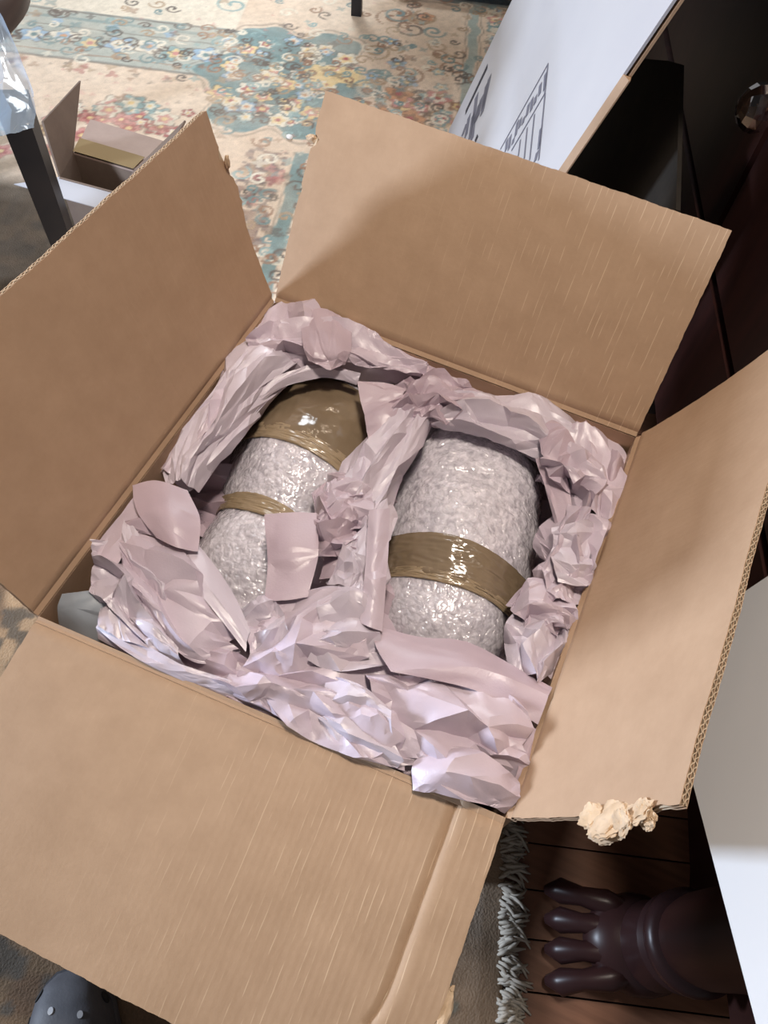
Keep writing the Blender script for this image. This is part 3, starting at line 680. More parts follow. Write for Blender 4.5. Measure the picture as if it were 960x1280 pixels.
bundle('wrapped_bundle', 'left bubble wrapped bundle with broad brown tape over its rear end', ctr(428, 452, .40, .324), ctr(278, 772, .40, .330),
       [(0, .055), (.05, .078), (.12, .094), (.22, .103), (.36, .106), (.5, .100), (.58, .088), (.64, .082), (.72, .089), (.82, .085), (.92, .066), (1, .035)],
       [(0.10, 0.40, -0.045, 'tape', 'glossy dark brown packing tape'), (0.37, 0.43, -0.045, 'tape_pale', 'paler tan tape edge'), (0.615, 0.675, -0.03, 'tape_pale', 'narrow tan tape band')], 3)
bundle('wrapped_bundle', 'right bubble wrapped bundle with one brown tape band across it', ctr(600, 505, .40, .328), ctr(551, 838, .40, .333),
       [(0, .055), (.05, .077), (.12, .094), (.25, .104), (.45, .106), (.58, .100), (.66, .095), (.72, .091), (.85, .081), (.94, .060), (1, .03)],
       [(0.60, 0.735, -0.035, 'tape', 'glossy dark brown packing tape band'), (0.715, 0.75, -0.035, 'tape_pale', 'paler tan tape edge')], 9, step=(0.36,))

# ------------------------------------------------------------------ visible sheets (pixel, pixel, millimetres above the rim)
S = sheet
S('packing paper fold running up the left side of the rear bundle end', strip([(222, 600, 2, 46), (247, 556, 4, 54), (278, 512, 6, 58), (313, 468, 6, 62), (348, 432, 2, 64)], ARCH), 0.034, 0.010, 51, 1.5, 'paper_c')
S('crumpled packing paper peak in the rear left corner of the carton', strip([(310, 428, -4, 30), (345, 420, 4, 62), (390, 420, 10, 84), (435, 428, 8, 84), (485, 445, 2, 62), (532, 466, -6, 26)], ARCH2), 0.032, 0.011, 52, 1.2, 'paper')
S('rounded paper flap hanging over the rear end of the left bundle', [[(375, 395, 12), (405, 385, 20), (440, 405, 14)], [(378, 430, 20), (408, 440, 26), (438, 440, 20)], [(385, 450, 14), (410, 462, 14), (432, 455, 12)]], 0.03, 0.005, 53, 1.0, 'paper_b', edge=0.6)
S('smooth paper band curving along the inner edge above the brown tape', [[(300, 500, -6), (345, 470, 0), (400, 455, 2), (450, 468, 0)], [(315, 520, -16), (350, 486, -10), (400, 474, -10), (447, 482, -12)]], 0.03, 0.004, 54, 1.5, 'paper_c')
S('flat triangular paper leaf between the brown tape and the bundle beside it', [[(446, 478, 6), (480, 478, 8), (508, 486, 6)], [(455, 520, 2), (480, 515, 6), (498, 512, 6)], [(464, 572, -8), (470, 568, -6), (477, 560, -6)]], 0.04, 0.003, 55, 1.0, 'paper_b', fine=0.2)
S('twisted paper knot behind the right bundle next to the triangular leaf', strip([(488, 510, 0, 30), (520, 495, 8, 52), (550, 492, 10, 56), (580, 506, 4, 40)], ARCH), 0.022, 0.010, 56, 1.2, 'paper_b')
S('crumpled packing paper ridge behind the right bundle along the rear wall', strip([(545, 512, 0, 40), (585, 508, 6, 52), (625, 518, 8, 58), (665, 530, 6, 64), (705, 556, 2, 60)], ARCH), 0.030, 0.010, 57, 1.4, 'paper_c')
S('ruffled packing paper in the right corner of the carton', strip([(690, 560, 2, 66), (725, 580, 8, 84), (745, 610, 6, 78), (742, 645, 2, 66)], ARCH), 0.028, 0.012, 58, 1.0, 'paper')
S('upright curled paper fin beside the right corner', [[(745, 625, -20), (752, 590, -4), (765, 560, 8)], [(758, 630, -14), (768, 600, 6), (777, 566, 14)], [(768, 640, -30), (776, 610, -8), (782, 580, -2)]], 0.03, 0.005, 59, 1.0, 'paper_b', edge=0.7)
S('crumpled packing paper right of the bundle along the right wall', strip([(735, 640, 2, 56), (722, 680, 8, 78), (712, 715, 6, 72), (706, 752, 0, 60)], ARCH), 0.028, 0.012, 60, 1.0, 'paper')
S('smooth paper lip against the right flank of the right bundle', [[(665, 560, -12), (680, 610, -10), (694, 660, -12), (700, 715, -16)], [(700, 570, 0), (712, 620, 4), (716, 670, 2), (712, 720, 0)]], 0.04, 0.004, 61, 1.2, 'paper_b')
S('small rosette of paper near the end of the right tape band', strip([(648, 775, -10, 44), (675, 762, 2, 60), (700, 765, 4, 50), (712, 785, -4, 40)], ARCH), 0.022, 0.010, 62, 1.0, 'paper')
S('crumpled packing paper below the right tape band beside the right wall', strip([(690, 770, -4, 60), (672, 805, 2, 70), (668, 845, 2, 50)], ARCH), 0.026, 0.010, 63, 1.0, 'paper_c')
S('pale paper divider twisting between the two bundles', strip([(522, 505, 0, 46), (500, 540, 6, 52), (474, 580, 4, 56), (450, 620, 2, 62), (430, 650, 0, 60)], ARCH), 0.028, 0.009, 64, 1.6, 'paper_c')
S('dark rosy paper curl at the middle of the carton', strip([(446, 600, 6, 34), (424, 630, 14, 52), (418, 662, 14, 56), (432, 695, 6, 46), (455, 702, -4, 30)], ARCH), 0.022, 0.009, 65, 1.0, 'paper_b')
S('crumpled silver side of paper in the centre beside the straight strip', strip([(470, 625, 0, 36), (458, 660, 6, 46), (452, 700, 8, 56), (440, 740, 6, 66)], ARCH), 0.026, 0.009, 66, 1.2, 'paper_c')
S('square paper tab standing over the left bundle\'s front lobe', [[(330, 642, 8), (362, 640, 10), (396, 640, 8)], [(334, 700, 4), (364, 696, 12), (398, 690, 12)], [(331, 752, -4), (355, 750, 6), (385, 746, 8)]], 0.05, 0.0035, 67, 1.0, 'paper_b', fine=0.15, edge=0.4)
S('straight edged narrow paper strip along the left flank of the right bundle', [[(461, 638, 24), (474, 636, 28), (488, 635, 20)], [(456, 710, 22), (470, 712, 27), (484, 714, 18)], [(450, 778, 16), (464, 784, 20), (478, 790, 12)]], 0.05, 0.003, 68, 1.0, 'paper', fine=0.15, edge=0.35)
# front left lobe
S('curled paper tab by the left wall with a rolled lower edge', [[(165, 606, 6), (195, 600, 14), (235, 612, 8)], [(172, 640, 16), (205, 640, 26), (250, 650, 16)], [(196, 672, 14), (220, 684, 22), (247, 690, 12)]], 0.05, 0.003, 69, 1.0, 'paper_b', fine=0.15, edge=0.4)
S('small rolled paper end below the curled tab at the left wall', [[(158, 652, 8), (180, 646, 16), (205, 660, 10)], [(164, 668, 2), (185, 668, 8), (204, 676, 4)]], 0.03, 0.004, 70, 1.0, 'paper_b')
S('long crumpled paper lobe left of the front lobe of the left bundle', [[(150, 660, -4), (200, 668, 10), (235, 690, 6), (268, 735, -4), (300, 775, -20)], [(150, 690, 6), (180, 710, 16), (210, 740, 18), (248, 775, 14), (290, 800, 0)], [(160, 720, -6), (175, 760, 6), (205, 800, 8), (245, 825, 4), (305, 815, -10)]], 0.034, 0.011, 71, 1.4, 'paper')
S('pale paper band sweeping down beside the left bundle\'s front lobe', [[(230, 660, 4), (265, 700, 4), (295, 745, 2), (315, 790, 0)], [(215, 690, 6), (245, 735, 14), (275, 775, 10), (305, 815, 0)]], 0.05, 0.004, 72, 1.3, 'paper_c', fine=0.2)
S('faceted crumpled paper in the front left corner of the carton', [[(118, 670, -12), (160, 655, 4), (190, 690, 6), (215, 740, 6)], [(110, 715, 0), (140, 720, 8), (175, 765, 10), (220, 800, 6)], [(122, 775, -6), (150, 795, 2), (195, 820, 4), (240, 845, -2)]], 0.030, 0.012, 73, 1.0, 'paper_c')
S('long paper edge along the front wall left of the middle', [[(120, 770, -2), (170, 805, 6), (225, 832, 8), (280, 850, 6), (330, 868, 4)], [(120, 795, -12), (165, 826, -2), (220, 850, 0), (275, 872, 0), (330, 890, -4)]], 0.03, 0.007, 74, 1.8, 'paper_c')
S('leaning paper fold along the left wall above the front left corner', [[(112, 692, -10), (135, 660, -2), (160, 630, 0), (180, 612, -4)], [(135, 715, 4), (155, 690, 8), (175, 665, 6), (195, 640, 4)]], 0.035, 0.006, 75, 1.4, 'paper')
# centre front mass
S('crumpled packing paper below the square tab in the middle front', [[(300, 770, -16), (345, 755, -4), (400, 735, 4), (450, 735, 2)], [(310, 805, 0), (350, 800, 12), (400, 785, 16), (455, 775, 8)], [(300, 850, 0), (345, 850, 10), (400, 840, 14), (460, 815, 10)]], 0.036, 0.013, 76, 1.0, 'paper')
S('bright paper facets left of the big smooth sheet', [[(395, 740, 4), (440, 725, 10), (480, 745, 8)], [(400, 785, 14), (440, 780, 20), (478, 790, 10)], [(395, 830, 8), (440, 835, 14), (490, 830, 8)]], 0.034, 0.010, 77, 1.0, 'paper_c')
S('dense crumpled paper along the front wall in the middle', [[(265, 830, -8), (320, 835, 4), (380, 850, 8), (440, 870, 8), (500, 890, 8)], [(265, 850, -2), (320, 865, 8), (375, 885, 12), (435, 910, 12), (500, 935, 10)], [(270, 862, -10), (325, 886, -2), (375, 912, 0), (430, 940, 0), (510, 972, -2)]], 0.030, 0.012, 78, 1.3, 'paper')
S('big smooth paper sheet below the right bundle reaching to the right wall', [[(462, 782, 0), (520, 795, -4), (580, 800, -6), (640, 830, -4), (690, 858, 6)], [(470, 810, 10), (525, 822, 10), (585, 830, 8), (635, 850, 10), (684, 876, 10)], [(490, 845, 14), (540, 852, 14), (590, 862, 12), (632, 880, 10), (672, 908, 4)]], 0.07, 0.005, 79, 1.4, 'paper_b', fine=0.2)
S('sharply folded paper mound in the front right of the carton', [[(455, 835, 6), (510, 840, 12), (570, 850, 14), (625, 865, 12), (660, 895, 2)], [(465, 880, 14), (520, 885, 20), (575, 895, 24), (622, 905, 18), (656, 930, 4)], [(480, 925, 10), (530, 932, 16), (580, 938, 18), (625, 945, 14), (655, 960, 0)], [(500, 960, 0), (540, 965, 6), (585, 975, 8), (625, 980, 4), (650, 990, -10)]], 0.040, 0.015, 80, 1.0, 'paper')
S('pale paper corner folded out over the front rim', [[(545, 925, 18), (590, 935, 22), (630, 955, 18), (660, 975, 8)], [(515, 950, 14), (565, 960, 20), (615, 985, 18), (648, 1000, 8)], [(514, 985, 8), (555, 998, 10), (600, 1008, 10), (634, 1015, 4)]], 0.038, 0.009, 81, 1.0, 'paper')
S('narrow paper fold tucked against the right wall near the front corner', [[(655, 905, 0), (650, 950, 4), (640, 1000, -4)], [(672, 915, -6), (662, 960, -4), (646, 1008, -14)]], 0.03, 0.006, 82, 1.0, 'paper_b')
S('inner paper fold hanging into the gap along the left bundle near the left wall', [[(212, 600, -14), (245, 575, -6), (280, 540, -6), (320, 500, -10)], [(230, 620, -40), (262, 596, -26), (295, 560, -22), (330, 520, -30)]], 0.028, 0.007, 101, 1.6, 'paper_c')
S('thin paper fold standing along the left wall beside the rear bundle end', [[(206, 586, -8), (236, 548, 0), (262, 508, 2), (275, 462, 0)], [(222, 590, 6), (255, 548, 12), (280, 510, 12), (296, 470, 8)]], 0.03, 0.008, 102, 1.6, 'paper')
S('paper pleats filling the front wall gap left of the middle sheets', [[(225, 800, -16), (275, 815, -6), (320, 820, -6), (350, 800, -4)], [(215, 830, -16), (270, 850, -6), (320, 862, -4), (375, 872, -2)], [(225, 858, -26), (275, 880, -16), (330, 898, -14), (400, 930, -16)]], 0.034, 0.010, 103, 1.6, 'paper_b')
S('deep paper folds behind the dense front paper below the bright facets', [[(330, 830, -12), (400, 810, -4), (460, 810, -4), (500, 830, -6)], [(330, 880, -14), (390, 890, -2), (450, 890, 0), (510, 900, -2)], [(380, 930, -26), (430, 950, -14), (480, 965, -12), (530, 985, -16)]], 0.036, 0.012, 104, 1.4, 'paper')
S('small paper folds bridging the dense front paper and the folded mound', [[(405, 850, 10), (450, 855, 16), (490, 880, 16)], [(400, 885, 12), (445, 895, 20), (485, 915, 20)], [(410, 915, 6), (450, 935, 10), (500, 965, 8)]], 0.030, 0.011, 105, 1.2, 'paper_c')
S('second paper pleat behind the right bundle touching the rear wall', [[(560, 484, -6), (605, 492, 0), (655, 508, 0), (700, 532, -4)], [(556, 500, 6), (600, 508, 12), (648, 522, 12), (692, 548, 8)]], 0.026, 0.008, 106, 1.5, 'paper_b')
S('rounded paper ruffle near the rear right of the ring', [[(672, 540, 4), (690, 528, 12), (712, 540, 12)], [(680, 570, 10), (702, 558, 18), (726, 560, 14)], [(700, 590, 4), (716, 585, 10), (735, 580, 6)]], 0.028, 0.007, 107, 1.0, 'paper_b')
S('paper leaf folded toward the right wall above the small rosette', [[(690, 655, 8), (722, 650, 16), (748, 655, 8)], [(688, 690, 14), (720, 695, 20), (742, 700, 10)], [(700, 728, 8), (722, 735, 12), (735, 735, 4)]], 0.03, 0.008, 108, 1.0, 'paper_c')
S('paper collar around the top of the central divider behind the square tab', [[(405, 610, 4), (430, 592, 12), (462, 598, 10)], [(398, 640, 10), (428, 628, 18), (466, 630, 12)], [(402, 668, 4), (432, 665, 10), (468, 655, 6)]], 0.026, 0.008, 109, 1.0, 'paper')
S('paper facets between the lower curled lobe and the square tab', [[(300, 760, -14), (318, 745, -8), (335, 752, -8)], [(312, 800, -4), (335, 785, 4), (356, 772, 2)], [(318, 840, -4), (345, 830, 4), (372, 815, 4)]], 0.028, 0.009, 110, 1.2, 'paper_c')
g = sheet('grey blue wrapping curl standing in the left corner of the carton', [[(78, 742, 0), (100, 740, 4), (130, 738, 0)], [(72, 768, -16), (100, 770, -8), (135, 772, -14)], [(78, 800, -50), (105, 810, -40), (140, 815, -50)]], 0.04, 0.003, 83, 1.0, 'grey_wrap', fine=0.15, edge=0.4, name='grey_wrapping')
del g['group']; g['category'] = 'wrapping'

# ------------------------------------------------------------------ small open carton behind
def small_box():
    z = 0.17
    w_ = [at(75, 221, z), at(150, 241, z), at(167, 213, z), at(92, 191, z)]     # front-left, front-right, back-right, back-left
    c0 = np.mean(w_, 0)
    root = empty('small_carton', (c0[0], c0[1], M_RUGTOP), 'small open cardboard box on the rug behind the dark chair leg', 'carton')
    def panel(a, b, c, d, name, m, th=0.004, parent=None):
        a, b, c, d = map(np.asarray, (a, b, c, d)); n = np.cross(b-a, d-a); n = n/np.linalg.norm(n)*th
        return MB().hexa([a, b, c, d], [a+n, b+n, c+n, d+n]).obj(name, m, parent or root)
    lo = [np.array([p[0], p[1], M_RUGTOP]) for p in w_]
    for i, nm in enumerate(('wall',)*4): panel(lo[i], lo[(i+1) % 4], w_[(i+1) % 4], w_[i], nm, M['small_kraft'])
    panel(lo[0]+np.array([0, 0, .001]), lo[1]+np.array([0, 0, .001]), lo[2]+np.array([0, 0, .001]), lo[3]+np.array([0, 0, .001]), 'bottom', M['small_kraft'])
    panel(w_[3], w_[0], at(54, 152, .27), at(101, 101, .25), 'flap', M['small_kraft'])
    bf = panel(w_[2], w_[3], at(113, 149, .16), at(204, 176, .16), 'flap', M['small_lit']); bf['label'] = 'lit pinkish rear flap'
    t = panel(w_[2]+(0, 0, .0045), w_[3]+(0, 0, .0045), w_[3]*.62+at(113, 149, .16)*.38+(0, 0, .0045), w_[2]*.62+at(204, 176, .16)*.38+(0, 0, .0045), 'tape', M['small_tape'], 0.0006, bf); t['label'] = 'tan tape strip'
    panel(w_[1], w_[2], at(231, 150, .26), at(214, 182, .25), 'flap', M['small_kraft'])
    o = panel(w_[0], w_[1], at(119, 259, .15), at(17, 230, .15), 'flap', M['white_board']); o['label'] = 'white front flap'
small_box()

# white scrap on the rug
sc_ = MB(); c = at(362, 171, 0.014); sc_.ball(c, (0.010, 0.007, 0.006), 10, 6); tag(sc_.obj('foam_scrap', M['scrap'], None, True), 'tiny white scrap lying on the rug behind the carton', 'scrap')

# ------------------------------------------------------------------ chair with plastic bag
def chair():
    root = empty('dark_chair', (-1.06, 0.60, M_RUGTOP), 'dark wooden chair at the left frame edge under a clear plastic bag', 'chair')
    z0 = 0.445
    def leg(x, y):
        a = math.radians(30); ex = np.array([math.cos(a), math.sin(a), 0])*0.021; ey = np.array([-math.sin(a), math.cos(a), 0])*0.021; p = np.array([x, y, 0])
        q = lambda k, z: [p+k*(-ex-ey)+(0, 0, z), p+k*(ex-ey)+(0, 0, z), p+k*(ex+ey)+(0, 0, z), p+k*(-ex+ey)+(0, 0, z)]
        MB().hexa(q(0.9, M_RUGTOP), q(1.15, z0)).obj('leg', M['black_wood'], root)
    for x, y in ((-0.878, 0.497), (-1.42, 0.86), (-1.16, 0.34), (-1.47, 0.60)): leg(x, y)
    s = MB().lathe((-1.245, 0.60, z0), [(0.16, 0), (0.250, 0.004), (0.268, 0.02), (0.272, 0.05), (0.262, 0.07), (0.235, 0.082), (0.1, 0.088), (0.01, 0.088)], 56)
    s.obj('seat', M['brown_wood'], root, 40)
    for k in (-1, 0, 1):
        b = MB(); b.tube([(-1.36-0.03*abs(k)*-1, 0.62+0.13*k, z0+0.03), (-1.42, 0.62+0.14*k, z0+0.5)], 0.014, 10); b.obj('back_post', M['black_wood'], root, True)
    b = MB(); b.tube([(-1.40, 0.40, z0+0.5), (-1.43, 0.62, z0+0.52), (-1.40, 0.84, z0+0.5)], 0.028, 10); b.obj('top_rail', M['black_wood'], root, True)
chair()
def bag():
    r = np.random.default_rng(5)
    ctrl = [[(-60, -40, 60), (-20, -10, 90), (5, 22, 110)], [(-70, 60, 60), (-10, 60, 100), (28, 78, 100)], [(-80, 130, 30), (-5, 125, 75), (44, 130, 70)], [(-80, 180, 10), (-5, 172, 50), (39, 160, 45)]]
    o = sheet('clear crumpled plastic bag draped over the dark chair', [[(x, y, 75+z*0.5) for x, y, z in row] for row in ctrl], 0.06, 0.006, 91, 1.0, 'bag', 3, fine=0.2, name='plastic_bag')
    o['category'] = 'bag'; del o['group']
bag()

# ------------------------------------------------------------------ table far behind, only its leg and rail in view
def far_table():
    b = at(445, 20, 0.01)
    root = empty('far_table', (b[0], b[1], M_RUGTOP), 'dark legged table standing on the far edge of the rug', 'table')
    s0 = PV@b; t0 = DV@b
    for ds, dt in ((0, 0), (0.95, 0.02), (0, 0.55), (0.95, 0.57)):
        MB().rbox(s0+ds-0.016, s0+ds+0.016, t0+dt, t0+dt+0.034, M_RUGTOP, 0.70).obj('leg', M['black_wood'], root)
    MB().rbox(s0+0.02, s0+0.93, t0+0.28, t0+0.31, 0.10, 0.14).obj('stretcher', M['brown_wood'], root)
    MB().rbox(s0+0.12, s0+0.93, t0+0.17, t0+0.50, 0.035, 0.075).obj('lower_shelf', M['brown_wood'], root)
    MB().rbox(s0-0.06, s0+1.0, t0-0.04, t0+0.65, 0.70, 0.735).obj('top', M['brown_wood'], root)
far_table()

# ------------------------------------------------------------------ dark cabinet with paw feet
def cabinet():
    FS, T0, T1 = 0.50, -0.50, 1.75
    root = empty('dark_cabinet', R(0.75, 0.6, 0), 'dark mahogany cabinet with glass knob and carved paw foot right of the carton', 'cabinet')
    MB().rbox(FS, FS+0.5, T0, T1, 0.14, 1.62).obj('carcass', M['mahogany'], root)
    MB().rbox(FS-0.03, FS+0.53, T0-0.03, T1+0.03, 1.62, 1.66).obj('top', M['mahogany'], root)
    def drawer(t0, t1, z0, z1, knobs):
        d = MB().rbox(FS-0.014, FS-0.0005, t0, t1, z0, z1).obj('drawer', M['mahogany'], root)
        for (t_, z) in knobs:
            g0 = on_plane(945, 135, R(FS-0.056, 0, 0), PV); c = g0+PV*0.042
            k = MB(); k.tube([c, c-PV*0.022], [0.011, 0.008], 12); o = k.obj('knob_post', M['brass'], d, True); o['label'] = 'copper coloured knob post'
            A = np.stack([DV, np.array([0, 0, 1.]), -PV])
            g = MB(); g.ball(c-PV*0.040, (0.031, 0.031, 0.027), 12, 8, A); o = g.obj('glass_knob', M['glass'], d); o['label'] = 'clear faceted glass knob'
    drawer(T0+0.14, 0.60, 0.16, 0.40, []); drawer(T0+0.14, 0.60, 0.42, 0.74, [])
    drawer(0.62, T1-0.14, 0.16, 0.40, []); drawer(0.62, T1-0.14, 0.42, 0.74, [(0.72, 0.582)])
    drawer(T0+0.14, 0.60, 0.76, 1.12, []); drawer(0.62, T1-0.14, 0.76, 1.12, [])
    def foot(t_, sc=1.0):
        f = MB(); c = R(0.400, t_, 0.0)
        prof = [(0.055, 0.050), (0.052, 0.085), (0.040, 0.115), (0.036, 0.135), (0.052, 0.145), (0.056, 0.155), (0.050, 0.165), (0.047, 0.172), (0.058, 0.182), (0.058, 0.192), (0.050, 0.200)]
        f.lathe(c+PV*0.045, prof, 28)
        f.ball(c+PV*0.03+np.array([0, 0, 0.045]), (0.075, 0.062, 0.045), 18, 10, np.stack([PV, DV, [0, 0, 1.]]))
        o = f.obj('paw_foot', M['mahogany_gloss'], root, 50)
        for k in range(4):
            off = (k-1.5)*0.029; spread = off*0.25
            tmb = MB()
            pts = [c+PV*0.02+DV*off*0.8+np.array([0, 0, 0.062]), c-PV*0.015+DV*off+np.array([0, 0, 0.058]), c-PV*0.045+DV*(off+spread*.5)+np.array([0, 0, 0.046]), c-PV*0.070+DV*(off+spread)+np.array([0, 0, 0.030]), c-PV*0.088+DV*(off+spread)+np.array([0, 0, 0.017])]
            tmb.tube(pts, [0.010, 0.0170, 0.0125, 0.0170, 0.006], 12); tmb.obj('toe', M['mahogany_gloss'], o, True)
        cl = MB(); cl.lathe(R(0.445, t_, 0.200), [(0.046, 0), (0.050, 0.03), (0.052, 0.5), (0.047, 1.1), (0.046, 1.25), (0.058, 1.28), (0.058, 1.33), (0.05, 1.34), (0.05, 1.415)], 28)
        cl.obj('column', M['mahogany'], root, 40)
    foot(-0.372); foot(T1-0.10)
    for (s_, t_) in ((FS+0.42, T0+0.06), (FS+0.42, T1-0.06)):
        MB().rbox(s_-.04, s_+.04, t_-.04, t_+.04, 0.0, 0.14).obj('rear_foot', M['mahogany'], root)
    # curved apron under the body, behind the paw foot
    ap = MB(); n = 24; V_ = []
    for i in range(n+1):
        u = i/n; tt = T0+0.14+u*(T1-T0-0.28); zb = 0.05+0.085*math.sin(math.pi*min(1, max(0, (u-0.0)*1.0)))**0.5
        for s_ in (FS-0.004, FS+0.016):
            V_ += [R(s_, tt, min(zb, 0.139)), R(s_, tt, 0.142)]
    F_ = []
    for i in range(n):
        a = i*4; b = a+4; F_ += [(a, b, b+1, a+1), (a+2, a+3, b+3, b+2), (a, a+2, b+2, b), (a+1, b+1, b+3, a+3)]
    F_ += [(0, 1, 3, 2), (n*4, n*4+2, n*4+3, n*4+1)]
    ap.add(V_, F_); ap.obj('apron', M['mahogany'], root)
cabinet()

# ------------------------------------------------------------------ flattened cartons and boards leaning on the cabinet
def leaning_white():
    s0, m = 0.056, 0.296
    n = PV-np.array([0, 0, m]); p0 = R(s0, 0, 0.0)
    upv = (PV*m+np.array([0, 0, 1.0])); upv /= np.linalg.norm(upv); nn = n/np.linalg.norm(n)   # nn points to the cabinet and down
    fac = lambda px, py: on_plane(px, py, p0, n)
    a = fac(700, 210); b = fac(836, 8); c = fac(640, 0); d = fac(560, 165)
    e1 = (b-a)/np.linalg.norm(b-a); e2 = (c-d)/np.linalg.norm(c-d)
    lift = lambda p, e, z: p+e*(z-p[2])/e[2]
    A0, A1 = lift(a, e1, M_RUGTOP+.002), lift(a, e1, 1.40); D0, D1 = lift(d, e2, M_RUGTOP+.002), lift(d, e2, 1.40)
    root = empty('moving_carton', (*((A0+D0)/2)[:2], M_RUGTOP), 'white flattened moving carton with printed form leaning at upper right', 'carton')
    th = nn*0.004
    MB().hexa([A0, D0, D1, A1], [A0+th, D0+th, D1+th, A1+th]).obj('front_panel', M['white_board'], root)
    MB().hexa([A0+th*2, D0+th*2, D1+th*2, A1+th*2], [A0+th*3, D0+th*3, D1+th*3, A1+th*3]).obj('rear_panel', M['kraft_plain'], root)
    zf = fac(780, 100)[2]
    AF = lift(a, e1, zf)
    w = (A0-D0)/np.linalg.norm(A0-D0)
    f = MB(); o1 = A0+w*0.010+th*2; o2 = AF+w*0.010+th*2
    f.hexa([A0, AF, AF+th*3, A0+th*3], [o1, o2, o2+th*0.5, o1+th*.5]); k = f.obj('fold', M['kraft_plain'], root); k['label'] = 'tan folded edge'
    # printed form, flat ink on the face
    off = -nn*0.0006
    def line(p, q, wd, mt):
        p = fac(560+p[0]/6, 80+p[1]/6); q = fac(560+q[0]/6, 80+q[1]/6); d_ = (q-p)/np.linalg.norm(q-p); sd = np.cross(d_, nn)*wd/2
        mt.hexa([p-sd+off, p+sd+off, q+sd+off, q-sd+off], [p-sd+off*1.6, p+sd+off*1.6, q+sd+off*1.6, q-sd+off*1.6])
    bold, thin = MB(), MB()
    line((298, 15), (133, 365), .020, bold); line((225, 535), (206, 580), .020, bold)
    for p, q in (((752, 0), (395, 640)), ((732, 215), (478, 650)), ((752, 0), (728, 225)), ((730, 225), (682, 720)), ((650, 380), (615, 720)), ((596, 480), (574, 710)), ((545, 570), (530, 690))): line(p, q, .0042, thin)
    for p, q in (((315, 95), (255, 375)), ((292, 150), (262, 330)), ((255, 250), (225, 400)), ((217, 235), (192, 430)), ((235, 300), (205, 440)), ((190, 380), (165, 560)), ((160, 390), (135, 545)), ((140, 450), (108, 540)), ((200, 400), (180, 570))): line(p, q, .020, thin)
    for p, q in (((696, 150), (688, 230)), ((662, 240), (652, 300)), ((634, 260), (625, 350)), ((608, 300), (592, 390)), ((572, 400), (562, 450)), ((548, 410), (538, 475)), ((525, 430), (508, 540)), ((470, 540), (458, 640)), ((445, 570), (436, 650)), ((494, 560), (486, 600)), ((700, 480), (684, 630)), ((672, 660), (655, 730)), ((735, 70), (726, 190))): line(p, q, .010, thin)
    bold.obj('printed_bar', M['ink'], root)['kind'] = 'stuff'; thin.obj('printed_form', M['ink_grey'], root)['kind'] = 'stuff'
leaning_white()
def dark_card():
    n = PV-np.array([0, 0, 0.16]); p0 = R(0.285, 0, 0)
    pts = [on_plane(px, py, p0, n) for px, py in ((845, 262), (850, 80), (836, 76), (790, 72), (760, 110), (690, 226))]
    nn = n/np.linalg.norm(n)*0.007; k = len(pts)
    root_z = pts
    low = [pts[0]*1.0, pts[5]*1.0]
    dv = PV*0.16+np.array([0, 0, 1.0])
    low = [p-dv*(p[2]-M_RUGTOP-.001) for p in low]
    poly = pts+[low[1], low[0]]; k = len(poly)
    V_ = poly+[p+nn for p in poly]; F_ = [tuple(range(k))[::-1], tuple(range(k, 2*k))]+[(i, (i+1) % k, (i+1) % k+k, i+k) for i in range(k)]
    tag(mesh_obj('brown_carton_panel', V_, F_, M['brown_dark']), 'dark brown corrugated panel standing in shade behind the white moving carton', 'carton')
dark_card()
def white_right():
    P1 = at(822, 812, .38); P2 = at(945, 1280, .55); P3 = at(960, 720, .5)
    e = (P3-P1); P3x = P1+e*1.85; f = (P2-P1); P2x = P1+f*1.25
    P4 = P2x+e*1.85
    n = np.cross(e, f); n /= np.linalg.norm(n)
    if n[2] > 0: n = -n
    n = n*0.012
    b = MB().hexa([P1, P2x, P4, P3x], [P1+n, P2x+n, P4+n, P3x+n]); o = b.obj('white_board', M['white_gloss'])
    tag(o, 'smooth white board leaning against the cabinet at the lower right edge', 'board')
white_right()
def black_bag():
    ctrl = [[(868, 150, -60), (885, 150, -40), (905, 160, -60)], [(862, 200, -90), (880, 200, -60), (908, 205, -90)], [(852, 250, -140), (880, 255, -110), (908, 262, -140)]]
    pl = []
    for row in ctrl: pl.append(row)
    o = sheet('crumpled black plastic bag in the gap beside the dark brown panel', pl, 0.03, 0.010, 95, 1.0, 'black_plastic', 3, name='plastic_bag')
    del o['group']; o['category'] = 'bag'
black_bag()
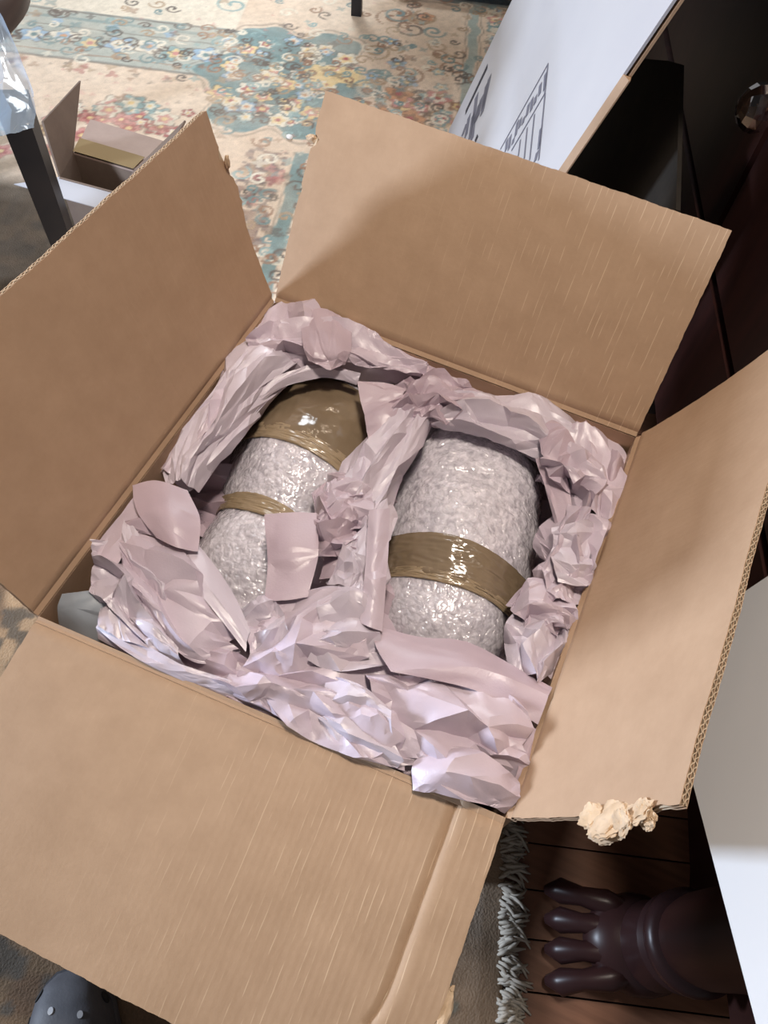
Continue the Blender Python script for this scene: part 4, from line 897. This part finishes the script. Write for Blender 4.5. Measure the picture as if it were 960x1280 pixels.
# ------------------------------------------------------------------ grey clog at the lower left
def clog():
    toe = at(84, 1214, 0.03); heel_dir = at(100, 1400, 0.03)-toe; heel_dir[2] = 0; heel_dir /= np.linalg.norm(heel_dir)
    sd = np.cross([0, 0, 1.], heel_dir)
    root = empty('grey_clog', (*(toe+heel_dir*0.14)[:2], M_RUGTOP), 'grey foam clog with round vent holes on the rug in front of the carton', 'shoe')
    L_ = 0.29; z0 = M_RUGTOP
    def prof(u):   # half width, top height, sole top
        w = np.interp(u, [0, .03, .08, .18, .32, .5, .7, .88, .97, 1], [.012, .027, .039, .050, .053, .045, .038, .037, .027, .010])
        h = np.interp(u, [0, .04, .12, .25, .42, .55, 1], [.026, .042, .056, .068, .082, .088, .060]); return w, h
    n = 40; m = 30
    def surf(u, k, ex=0.0):
        w, h = prof(u); a = k
        x = (w+ex)*math.copysign(abs(math.cos(a))**0.75, math.cos(a)); z = 0.020+(h-0.020+ex)*math.sin(a)**0.8
        return toe*[1, 1, 0]+heel_dir*(u*L_)+sd*x+np.array([0, 0, z0+z])
    V_ = [surf(0.55*i/(n-1), math.pi*k/(m-1)) for i in range(n) for k in range(m)]
    MB().add(V_, gridf(n, m)).obj('upper', M['clog'], root, True)
    Vs = []; Fs = []
    for zz, g in ((0.0, .94), (0.004, 1.04), (0.018, 1.06), (0.022, 1.02)):
        for i in range(n):
            u = i/(n-1); w, h = prof(u); Vs.append(toe*[1, 1, 0]+heel_dir*(u*L_-0.003*(1-2*u))+sd*w*g+np.array([0, 0, z0+zz]))
        for i in range(n-1, -1, -1):
            u = i/(n-1); w, h = prof(u); Vs.append(toe*[1, 1, 0]+heel_dir*(u*L_-0.003*(1-2*u))-sd*w*g+np.array([0, 0, z0+zz]))
    k = 2*n
    for q in range(3): Fs += [(q*k+i, q*k+(i+1) % k, (q+1)*k+(i+1) % k, (q+1)*k+i) for i in range(k)]
    Fs += [tuple(range(k))[::-1], tuple(range(3*k, 4*k))]
    MB().add(Vs, Fs).obj('sole', M['clog'], root, 40)
    hb = MB(); V2 = []
    for i in range(20):
        u = 0.55+0.45*i/19; w, h = prof(u)
        pass
    rimv = []; segs = []
    for i in range(41):
        q = i/40; u = 0.55+0.45*math.sin(math.pi*q) if True else 0; sgn = math.cos(math.pi*q); w, _ = prof(min(u, 0.93)); x = w*math.copysign(abs(sgn)**0.6, sgn)
        base = toe*[1, 1, 0]+heel_dir*(u*L_)+sd*x; rimv.append([base+np.array([0, 0, z0+0.02]), base*1+np.array([0, 0, z0+0.058])])
    V3 = [p for r_ in rimv for p in r_]; ctr_ = np.mean(V3, 0); V4 = [p+(ctr_-p)*[.07, .07, 0] for p in V3]
    F3 = [(2*i, 2*i+2, 2*i+3, 2*i+1) for i in range(40)]; kk = len(V3); F4 = [tuple(x+kk for x in f[::-1]) for f in F3]; F5 = [(2*i+1, 2*i+3, 2*i+3+kk, 2*i+1+kk) for i in range(40)]
    MB().add(V3+V4, F3+F4+F5).obj('heel_wall', M['clog'], root, 40)
    def hole(u, a, r_, mt, nm):
        p = surf(u, a, 0.0006); du = surf(u+.01, a, .0006)-p; da = surf(u, a+.05, .0006)-p; nn = np.cross(da, du); nn /= np.linalg.norm(nn)
        if nn[2] < 0: nn = -nn
        du /= np.linalg.norm(du); da = np.cross(nn, du)
        ring = [p+nn*.0006+r_*(du*math.cos(q*.5236)*1.25+da*math.sin(q*.5236)) for q in range(12)]
        lowr = [x-nn*0.003 for x in ring]
        MB().add(ring+lowr, [tuple(range(12))]+[(i, (i+1) % 12, (i+1) % 12+12, i+12) for i in range(12)]).obj(nm, mt, root)
    for u, a in ((.135, 1.75), (.185, 1.25), (.185, 2.0), (.225, 1.62), (.27, 1.15), (.27, 2.1), (.31, 1.62)): hole(u, a, 0.0035, M['sock'], 'vent_hole')
    for u, a in ((.06, .5), (.06, 2.64), (.15, .28), (.15, 2.86)): hole(u, a, 0.0062, M['dark_hole'], 'side_vent')
clog()
